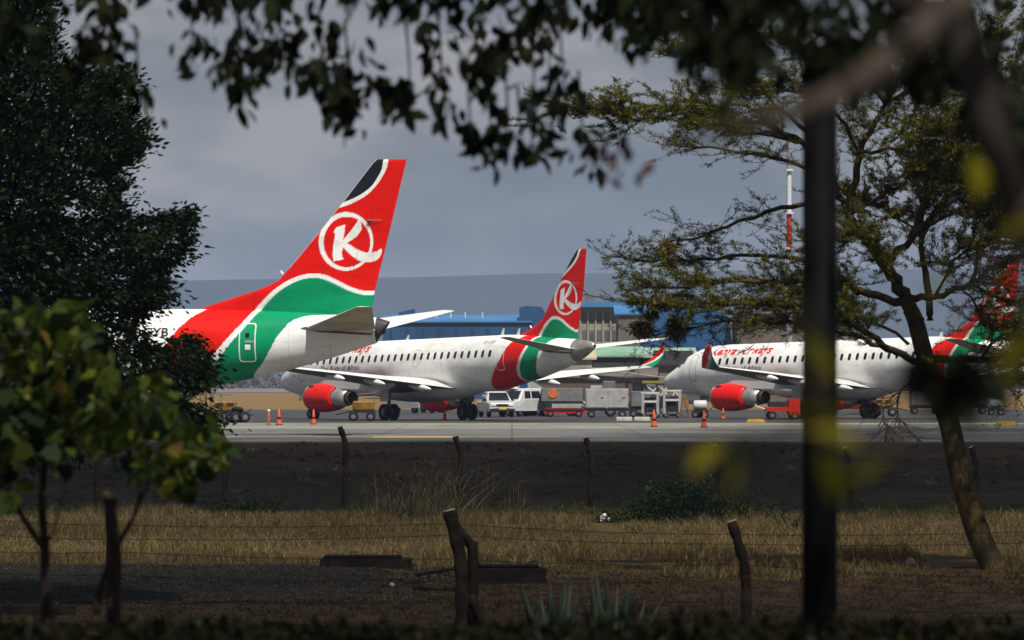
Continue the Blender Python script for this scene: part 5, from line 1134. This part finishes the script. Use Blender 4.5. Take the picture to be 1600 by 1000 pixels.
def gravel_z(x, y): return gz(x, y) + .02
V = [(x + (1.6 if x > -5 else .5) * mnoise.noise(Vector((x * .6, y * .35, 8))), y + .8 * mnoise.noise(Vector((x * .7, y, 2))), gravel_z(x, y)) for y in gy_ for x in gx_]; n = len(gx_)
o = link('gravel', V, [(j_ * n + i, j_ * n + i + 1, (j_ + 1) * n + i + 1, (j_ + 1) * n + i) for j_ in range(len(gy_) - 1) for i in range(n - 1)], mat('grey_gravel', (.012, .0105, .008), .95, spec=.03, col2=(.036, .032, .025), scale=5, detail=9, bump=.8)); o['kind'] = 'structure'
n = 22000; P = np.stack([-18 + 16.6 * RNG.random(n) ** .8, RNG.uniform(111, 127.6, n), np.zeros(n)], 1); P[:, 2] = zg_fast(P[:, 0], P[:, 1]) + .03
o = link_np('gravel_chips', leaf_polys(P, RNG.normal(size=(n, 3)), .035, .8, .5)[:, [0, 1, 3, 5]], 4, mat('gravel_chip', (.1, .1, .1), .9, island=[(.012, .011, .009), (.032, .03, .025), (.095, .088, .075)])); o['kind'] = 'stuff'
# clods of earth on the bank
def clods():
    n = 5200; x = RNG.uniform(-21, 21, n); y = RNG.uniform(171, 231, n); V = []; F = []
    for a, c in zip(x, y):
        if mnoise.noise(Vector((a * .25, c * .08, 11))) < .02: continue
        s = .03 + .13 * RNG.random() ** 4; z = gz(a, c); k = len(V); q = RNG.uniform(0, 6)
        for t in range(5): V.append((a + s * 1.5 * math.cos(q + t * 1.257) * RNG.uniform(.7, 1.3), c + s * math.sin(q + t * 1.257), z - .02))
        V.append((a + s * .2, c, z + s * RNG.uniform(.4, .9)))
        F += [(k + t, k + (t + 1) % 5, k + 5) for t in range(5)]
    o = link('earth_clods', V, F, mat('dark_earth', (.009, .0075, .005), .95, var=.5, scale=3)); o['kind'] = 'stuff'
clods()

# ------------------------------------------------------------------ on the apron
orange = mat('cone_orange', (.62, .09, .025), .55, var=.12, scale=5); cone_b = mat('cone_band', (.55, .5, .46), .5); rub = mat('black_rubber', (.015, .015, .016), .8, var=.3)
def make_cone():
    r = empty('traffic_cone', (0, 0, 0), 0, 'x', 'cone', 'orange cones on the apron')
    b = MB(); b.box((0, 0, .025), (.42, .42, .05), 0, .02); b.build('base', rub, r)
    b = MB(); b.lathe([(.05, .17), (.32, .115)], (0, 0, 0), (0, 0, 1), 16); b.build('body', orange, r, True)
    b = MB(); b.lathe([(.32, .117), (.46, .092)], (0, 0, 0), (0, 0, 1), 16); b.build('band', rub, r, True)
    b = MB(); b.lathe([(.46, .09), (.92, .03), (.93, 0)], (0, 0, 0), (0, 0, 1), 16); b.build('tip', orange, r, True)
    return r
cone0 = make_cone(); first = True
for (x, y, s, lab) in ((436, 664, 1, 'orange cone standing alone left of the middle airliner nose wheel'), (490, 663, .95, 'orange cone touching the middle airliner nose wheel'), (695, 657, .85, 'orange cone between the main wheels of the middle airliner'), (1022, 667, 1, 'orange cone in front of the white frame trolley'), (1100, 668, 1, 'orange cone in front of the far airliner nose gear'), (1130, 655, .8, 'orange cone under the front of the far airliner engine')):
    D = 2.5 * FPX / (y - 595); c = cone0 if first else copy_tree(cone0); first = False
    c.location = at0(x, D); c.scale = (s, s, s); c['label'] = lab
D = 2.5 * FPX / (664 - 595); r = empty('bollard', at0(420, D), 0, 'rusty brown marker bollard beside the lone orange cone', 'bollard')
b = MB(); b.lathe([(0, .12), (.04, .12), (.05, .085), (.78, .085)], (0, 0, 0), (0, 0, 1), 14, True); b.build('body', mat('rust_brown_paint', (.22, .07, .03), .7, var=.3, scale=6), r, True)
b = MB(); b.lathe([(.78, .087), (.86, .08), (.9, .0)], (0, 0, 0), (0, 0, 1), 14); b.build('cap', cone_b, r, True)

veh_w = mat('vehicle_white', (.50, .50, .49), .35, var=.08, scale=2, coat=.3); veh_g = mat('vehicle_grey', (.13, .133, .135), .5, var=.2, scale=1.5); veh_y = mat('vehicle_yellow', (.19, .10, .014), .55, var=.4, scale=3); veh_r = mat('vehicle_red', (.44, .012, .008), .4, var=.12, scale=2); veh_k = mat('chassis_black', (.018, .018, .02), .7, var=.3)
lamp_g = mat('lamp_glass', (.6, .6, .58), .12); plate_y = mat('yellow_plate', (.62, .44, .03), .5); pale = mat('pale_grey_panel', (.30, .30, .29), .5, var=.15, scale=1.5); blue_d = mat('navy_stripe', (.02, .05, .16), .5)
def wheel_at(parent, c, r_, w, axis=(0, 1, 0), rim=veh_g):
    b = MB(); b.lathe([(-w / 2, r_ * .55), (-w / 2, r_ * .88), (-w * .35, r_), (w * .35, r_), (w / 2, r_ * .88), (w / 2, r_ * .55)], c, axis, 18); t = b.build('wheel', M_TYRE, parent, True)
    b = MB(); b.lathe([(-w * .42, 0), (-w * .40, r_ * .3), (-w * .3, r_ * .56), (w * .3, r_ * .56), (w * .4, r_ * .3), (w * .42, 0)], c, axis, 14); b.build('rim', rim, t)
def body_loft(parent, secs, name, m, smooth=False):
    """secs: (x, half width at bottom, z bottom, half width at top, z top); nose toward +x"""
    b = MB(); q = []
    for x, wb, zb, wt, zt in secs:
        r_ = min(.08, (zt - zb) * .3); q.append([(x, -wb, zb), (x, -wb * 1.0, zb + (zt - zb) * .5), (x, -wt, zt - r_), (x, -wt + r_, zt), (x, wt - r_, zt), (x, wt, zt - r_), (x, wb, zb + (zt - zb) * .5), (x, wb, zb)])
    b.loft(q); return b.build(name, m, parent, smooth)
def pickup(loc, rz, label):
    r = empty('pickup_truck', loc, rz, label, 'pickup')
    body_loft(r, [(2.55, .78, .48, .72, .88), (2.50, .88, .40, .86, .98), (1.4, .91, .38, .90, 1.08), (.9, .91, .36, .90, 1.10), (-2.55, .91, .42, .90, 1.10)], 'body', veh_w)
    body_loft(r, [(1.25, .84, 1.09, .80, 1.13), (.62, .84, 1.09, .68, 1.74), (.3, .84, 1.09, .69, 1.78), (-.75, .84, 1.09, .68, 1.77), (-1.0, .84, 1.09, .78, 1.14)], 'cab', veh_w)
    b = MB(); b.add([(1.235, -.72, 1.17), (1.235, .72, 1.17), (.70, .60, 1.69), (.70, -.60, 1.69)], [(0, 1, 2, 3)]); b.v = [(x + .03, y, z) for x, y, z in b.v]; b.build('windscreen', M_GLASS, r)
    for sd_ in (-1, 1):
        b = MB(); b.add([(1.0, .855 * sd_, 1.16), (-.7, .855 * sd_, 1.16), (-.6, .745 * sd_, 1.68), (.55, .745 * sd_, 1.68)], [(0, 1, 2, 3)]); b.build('side_window', M_GLASS, r)
        b = MB(); b.box((2.53, .62 * sd_, .84), (.12, .36, .16), 0, .02); b.build('headlight', lamp_g, r)
        b = MB(); b.box((.98, .98 * sd_, 1.2), (.1, .18, .16), 0, .02); b.build('mirror', veh_k, r)
        for x in (1.65, -1.55): wheel_at(r, (x, .78 * sd_, .36), .36, .24)
    b = MB(); b.box((2.56, 0, .84), (.08, .86, .15), 0, .02); b.build('grille', veh_k, r)
    b = MB(); b.box((2.60, 0, .50), (.16, 1.74, .24), 0, .04); b.build('bumper', veh_k, r)
    b = MB(); b.box((2.69, 0, .60), (.03, .5, .13)); b.build('number_plate', plate_y, r)
    return r
pickup(at0(775, 392), R(-80), 'white pickup facing us with a yellow number plate behind the middle airliner wheels')
def van(loc, rz, label, name='van', m=veh_w):
    r = empty(name, loc, rz, label, 'van')
    body_loft(r, [(2.3, .72, .55, .70, .80), (2.22, .86, .42, .82, 1.05), (1.55, .88, .40, .84, 1.22), (1.0, .88, .40, .74, 1.86), (.6, .88, .40, .72, 1.98), (-2.2, .88, .42, .72, 1.98), (-2.35, .86, .45, .70, 1.88)], 'body', m)
    b = MB(); b.add([(1.56, -.7, 1.26), (1.56, .7, 1.26), (1.06, .62, 1.80), (1.06, -.62, 1.80)], [(0, 1, 2, 3)]); b.v = [(x + .04, y, z + .01) for x, y, z in b.v]; b.build('windscreen', M_GLASS, r)
    for sd_ in (-1, 1):
        for x0, x1 in ((1.0, .25), (.1, -.9), (-1.05, -2.1)):
            b = MB(); b.add([(x0, .87 * sd_, 1.28), (x1, .87 * sd_, 1.28), (x1, .775 * sd_, 1.78), (x0 - (.12 if x0 > .5 else 0), .775 * sd_, 1.78)], [(0, 1, 2, 3)]); b.build('side_window', M_GLASS, r)
        b = MB(); b.box((2.26, .6 * sd_, .92), (.1, .3, .2), 0, .02); b.build('headlight', lamp_g, r)
        for x in (1.45, -1.4): wheel_at(r, (x, .74 * sd_, .34), .34, .22)
    b = MB(); b.box((2.33, 0, .56), (.14, 1.62, .22), 0, .03); b.build('bumper', veh_k, r)
    return r
van(at0(817, 398), R(-125), 'white van parked close beside the pickup with the yellow number plate')
van(at0(648, 440), R(-60), 'white van with dark windows seen between the middle airliner main wheels, leftmost there')
pickup(at0(690, 446), R(-60), 'white pickup half hidden by the red far engine of the middle airliner')
van(at0(862, 405), R(-10), 'low silver van right behind the white van and pickup', m=pale)

# passenger stair leaning behind the van
r = empty('boarding_stair', at0(820, 404), R(180), 'grey boarding stair with a navy stripe rising behind the white van', 'boarding stair')
b = MB(); b.prism([(-1.4, .8), (-.9, .8), (1.5, 2.35), (1.5, 2.6), (.9, 2.6), (-1.4, 1.1)], -.8, .8); b.build('flight', pale, r)
for sy in (-.84, .84):
    b = MB(); b.prism([(-1.3, 1.1), (-.5, 1.1), (1.5, 2.5), (1.5, 3.2), (.6, 3.2), (-1.3, 2.0)], sy - .02, sy + .02); b.build('side_panel', pale, r)
    b = MB(); b.prism([(-.2, 1.5), (.35, 1.85), (.35, 2.98), (-.2, 2.62)], sy - .035, sy + .035); b.build('stripe', blue_d, r)
b = MB(); b.box((0, 0, .6), (3.2, 1.5, .35), 0, .04); b.build('chassis', veh_w, r)
for x in (-1.1, 1.1):
    for sy in (-.7, .7): wheel_at(r, (x, sy, .35), .35, .22)

def trailer(px, D, w, h, z0, bm, label, name, cat, panels=0, rz=0., posts=False, decal=None, wm=veh_k):
    r = empty(name, at0(px, D), rz, label, cat)
    b = MB(); b.box((0, 0, z0 + h / 2), (w, 1.7, h), 0, .04); b.build('body', bm, r)
    b = MB(); b.box((0, 0, z0 - .08), (w * 1.03, 1.6, .14)); b.tube([(w / 2, 0, z0 - .1), (w / 2 + .9, 0, .3)], .05, 6); b.build('chassis', wm, r)
    for i in range(panels):
        x = -w / 2 + w * (i + .5) / panels; b = MB(); b.box((x, -.87, z0 + h * .48), (w / panels * .9, .05, h * .82), 0, .02); o = b.build('panel', bm, r)
        b = MB(); b.box((x + w / panels * .28, -.91, z0 + h * .55), (.18, .03, .05)); b.build('handle', veh_k, o)
    if decal: 
        b = MB(); b.lathe([(0, .0), (0, .34), (.02, .34), (.02, 0)], (-w * .22, -.88, z0 + h * .6), (0, -1, 0), 16); b.build('logo_disc', decal, r)
    for x in (-w * .36, w * .36):
        for sy in (-.72, .72): wheel_at(r, (x, sy, .26), .26, .18)
    return r
trailer(878, 398, 2.9, .95, 1.05, mat('dull_grey_canvas', (.14, .145, .14), .8, var=.2), 'long grey covered cart with an orange disc on its side', 'baggage_cart', 'cart', 0, 0, decal=mat('orange_disc', (.5, .12, .04), .6))
trailer(882, 392, 2.7, .22, .42, mat('dull_red', (.09, .010, .010), .6), 'flat red baggage trolley in front of the grey covered cart', 'baggage_trolley', 'trolley', 0, 0, wm=veh_r)
r = trailer(948, 384, 2.9, 1.35, .62, pale, 'large pale grey generator box with two panelled doors left of the white frames', 'generator_cart', 'generator', 2)
b = MB(); b.box((-.7, 0, 2.08), (.8, 1.0, .2), 0, .03); b.build('exhaust_hood', pale, r)
trailer(1000, 388, 1.3, 1.1, .7, veh_g, 'grey equipment cart standing right of the large generator box', 'equipment_cart', 'cart', 1)
# equipment gantry behind them
r = empty('belt_loader', at0(985, 396), 0, 'dark belt loader raised above the generator box with pale rails', 'loader')
b = MB(); b.prism([(-2.4, 2.6), (-2.4, 2.9), (2.6, 2.45), (2.6, 2.15)], -.5, .5); b.build('belt', veh_k, r)
for sy in (-.55, .55):
    b = MB(); b.tube([(-2.4, sy, 3.15), (-.8, sy, 3.1), (2.6, sy, 2.7)], .04, 6)
    b.build('rail', pale, r)
b = MB(); b.box((-1.5, 0, 2.0), (.9, 1.1, 1.0), 0, .06); b.build('cab', veh_g, r)
b = MB(); b.box((0, 0, .75), (4.2, 1.5, .6), 0, .05); b.build('chassis', veh_k, r)
for k in range(4):
    b = MB(); b.tube([(-1.6 + k * 1.2, 0, 1.0), (-1.2 + k * 1.0, 0, 2.4)], .06, 6); b.build('strut', veh_g, r)
for x in (-1.4, 1.4):
    for sy in (-.7, .7): wheel_at(r, (x, sy, .4), .4, .25)
def frame_trolley(px, D, w, h, label):
    r = empty('frame_trolley', at0(px, D), 0, label, 'trolley', 'white frame trolleys')
    for sy in (-.7, .7):
        for x in (-w / 2, w / 2): 
            b = MB(); b.box((x, sy, .28 + h / 2), (.14, .1, h)); b.build('post', pale, r)
        b = MB(); b.box((0, sy, .28 + h * .62), (w - .15, .08, .14)); b.build('rail', veh_w, r)
        b = MB(); b.box((0, sy, .28 + h + .06), (w + .2, .12, .12)); b.build('rail', veh_w, r)
    b = MB(); b.box((0, 0, .34), (w, 1.4, .12)); b.build('deck', veh_g, r)
    b = MB(); b.box((-.05 * w, 0, .9), (w * .6, 1.1, .95), 0, .04); b.build('load', veh_k, r)
    for x in (-w * .4, w * .4):
        for sy in (-.66, .66): wheel_at(r, (x, sy, .2), .2, .14)
frame_trolley(1016, 380, 1.0, 1.35, 'white frame trolley right behind the orange cone left of the far airliner nose')
frame_trolley(1050, 383, 1.05, 1.5, 'white frame trolley with a dark load under the nose of the far airliner')
r = empty('loading_ramp', at0(1026, 392), 0, 'yellow edged dark platform held above the white frame trolleys', 'platform')
b = MB(); b.box((0, 0, 2.42), (2.0, 1.2, .14), 0, .03); b.build('deck', veh_k, r)
b = MB(); b.box((0, -.62, 2.42), (2.0, .05, .18)); b.build('edge', mat('olive_yellow', (.22, .19, .03), .6), r)
for x in (-.8, .8): 
    b = MB(); b.box((x, 0, 1.2), (.12, .8, 2.3)); b.build('post', veh_g, r)
r = empty('step_ladder', at0(1067, 378), 0, 'yellow step ladder standing under the nose of the far airliner', 'ladder')
for sy in (-.35, .35):
    b = MB(); b.tube([(-.25, sy, 0), (.05, sy * .8, 1.5)], .05, 6); b.build('rail', veh_y, r)
    b = MB(); b.tube([(.45, sy, 0), (.08, sy * .8, 1.5)], .045, 6); b.build('rail', veh_y, r)
for k in range(5):
    b = MB(); b.box((-.22 + k * .06, 0, .25 + k * .28), (.16, .66, .05)); b.build('step', veh_y, r)
def drums(px, D, label):
    r = empty('tank_cart', at0(px, D), 0, label, 'cart'); b = MB(); b.lathe([(-.45, 0), (-.45, .28), (-.38, .34), (.38, .34), (.45, .28), (.45, 0)], (0, 0, .85), (1, 0, 0), 16); b.build('tank', veh_w, r, True)
    b = MB(); b.box((0, 0, .45), (1.1, .7, .12)); b.tube([(.5, 0, .45), (1.2, 0, .95)], .03, 6); b.build('chassis', veh_k, r)
    for x in (-.35, .35):
        for sy in (-.36, .36): wheel_at(r, (x, sy, .22), .22, .12)
drums(1094, 384, 'small white tank cart behind the nose gear of the far airliner')
# low wall of pale kerb blocks by the trolleys
for k, (x, lab) in enumerate(((975, 'pale concrete block on the apron left of the frame trolleys'), (1003, 'pale concrete block on the apron just left of the orange cone by the frame trolleys'))):
    o_ = at0(x, 350); b = MB(); b.box((0, 0, .14), (1.0, .5, .28), 0, .05); o = b.build('concrete_block', mat('pale_block', (.42, .40, .36), .85, var=.2)); o.location = o_; tag(o, lab, 'block', 'concrete blocks')

# red tow tractor beside the far engine, yellow chocks
r = empty('tow_tractor', at0(1222, 366), R(4), 'low red tow tractor just left of the dark post', 'tractor')
b = MB(); b.prism([(-1.1, .55), (-1.1, .78), (.35, .82), (.4, 1.35), (1.05, 1.35), (1.1, .3), (.45, .3), (.35, .55)], -.7, .7); b.build('body', veh_r, r)
b = MB(); b.box((-.35, 0, 1.0), (1.1, .9, .35), 0, .05); b.build('seat_deck', veh_k, r)
b = MB(); b.tube([(-1.1, 0, .66), (-1.7, 0, .85), (-1.75, 0, 1.0)], .06, 6); b.build('tow_hook', veh_w, r)
for x in (-.7, .75):
    for sy in (-.6, .6): wheel_at(r, (x, sy, .28), .28, .2)
def chock(px, y, w, label):
    D = 2.5 * FPX / (y - 595); b = MB(); b.prism([(-w / 2, 0), (w / 2, 0), (w / 2 - .12, .2), (-w / 2 + .12, .2)], -.25, .25); o = b.build('wheel_chock', mat('chock_yellow', (.55, .30, .02), .6, var=.2)); o.location = at0(px, D); tag(o, label, 'chock', 'yellow chocks')
chock(1181, 660, 1.15, 'yellow chock lying on the apron below the far airliner engine')
chock(1572, 664, 1.3, 'yellow chock lying on the apron right of the acacia trunk')
# yellow carts on the left
def ground_cart(px, D, label, flip=1):
    r = empty('ground_power_cart', at0(px, D), 0 if flip > 0 else math.pi, label, 'cart', 'yellow ground carts')
    b = MB(); b.box((0, 0, .95), (1.35, 1.0, .6), 0, .08); b.build('body', veh_y, r)
    for x in (-.32, .32):
        b = MB(); b.box((x, -.52, 1.08), (.42, .04, .16)); b.build('vent', veh_k, r)
    b = MB(); b.tube([(-.75, -.4, 1.2), (-.75, -.4, 1.75), (.4, -.4, 1.65)], .035, 6); b.tube([(-.75, .4, 1.2), (-.75, .4, 1.75), (.4, .4, 1.65)], .035, 6); b.tube([(-.75, -.4, 1.75), (-.75, .4, 1.75)], .035, 6); b.build('handrail', veh_g, r)
    b = MB(); b.box((.1, 0, .58), (1.7, .9, .12)); b.tube([(.9, 0, .6), (1.7, 0, .4)], .04, 6); b.build('chassis', veh_k, r)
    for x in (-.45, .62):
        for sy in (-.5, .5): wheel_at(r, (x, sy, .3), .3, .18)
ground_cart(352, 346, 'yellow ground cart under the belly of the largest airliner')
ground_cart(568, 352, 'yellow ground cart between the engine and main wheels of the middle airliner', -1)
r = empty('tail_prop_stand', at0(322, 340), 0, 'group of thin brown upright poles on a wheeled base under the largest airliner', 'stand')
for x in (-.35, 0, .33):
    b = MB(); b.tube([(x, 0, .35), (x * .9, 0, 2.2)], .06, 8); b.build('pole', mat('rusty_pole', (.16, .10, .05), .7, var=.3), r)
b = MB(); b.box((0, 0, .3), (1.1, .9, .14)); b.build('base', veh_k, r)
for x in (-.4, .4):
    for sy in (-.4, .4): wheel_at(r, (x, sy, .18), .18, .1)
r = empty('wheel_dolly', at0(371, 340), R(30), 'small dark dolly with spare tyres beside the yellow cart on the left', 'dolly')
b = MB(); b.box((0, 0, .4), (.8, .7, .1)); b.tube([(.4, 0, .4), (.9, 0, .8)], .03, 6); b.build('frame', veh_k, r)
for x in (-.3, .32):
    for sy in (-.33, .33): wheel_at(r, (x, sy, .34), .34, .2)
wheel_at(r, (0, 0, .75), .36, .22, (.2, .3, 1))
# vehicles under and behind the far airliner tail
van(at0(1330, 420), R(170), 'dark red van behind the main wheels of the far airliner, right of the dark post', m=mat('dark_red_paint', (.10, .008, .01), .5))
ground_cart(1380, 400, 'yellow topped cart under the rear belly of the far airliner')
trailer(1515, 430, 2.6, 1.5, .6, mat('dull_blue_paint', (.04, .05, .13), .6, var=.2), 'dull blue container cart right of the acacia trunk', 'container_cart', 'cart', 2)
trailer(1445, 425, 2.2, 1.4, .6, veh_g, 'dark grey container cart left of the acacia trunk', 'container_cart', 'cart', 2)
drums(1556, 410, 'small white tank cart right of the dull blue container cart')
r = empty('cargo_loader', at0(1024, 402), 0, 'dark cargo loader standing behind the white frame trolleys', 'loader')
b = MB(); b.box((0, 0, 1.0), (3.4, 1.8, .9), 0, .06); b.build('chassis', veh_k, r)
b = MB(); b.box((-1.1, 0, 1.95), (1.0, 1.2, 1.0), 0, .06); b.build('cab', veh_k, r)
b = MB(); b.box((.5, 0, 2.15), (2.4, 1.7, .16), 0, .03); b.build('deck', veh_g, r)
for k in range(3):
    b = MB(); b.tube([(-.6 + k * .9, -.8, 1.4), (.2 + k * .7, -.8, 2.1)], .06, 6); b.tube([(.2 + k * .7, -.8, 1.4), (-.6 + k * .9, -.8, 2.1)], .06, 6); b.build('scissor_arm', veh_w, r)
for x in (-1.1, 1.2):
    for sy in (-.8, .8): wheel_at(r, (x, sy, .4), .4, .25)

# ------------------------------------------------------------------ air
def haze():
    m = bpy.data.materials.new('haze_air'); m.use_nodes = True; t = m.node_tree; t.nodes.remove(t.nodes['Principled BSDF'])
    v = t.nodes.new('ShaderNodeVolumePrincipled'); v.inputs['Color'].default_value = (.50, .64, .92, 1); v.inputs['Density'].default_value = 1.15e-4; v.inputs['Anisotropy'].default_value = 0
    t.links.new(v.outputs[0], t.nodes['Material Output'].inputs['Volume'])
    V = [(x, y, z) for z in (-4.0, 150.0) for y in (-90, 12100) for x in (-9100, 9100)]
    o = link('haze', V, [(0, 2, 3, 1), (4, 5, 7, 6), (0, 1, 5, 4), (2, 6, 7, 3), (0, 4, 6, 2), (1, 3, 7, 5)], m); o['kind'] = 'stuff'
haze()
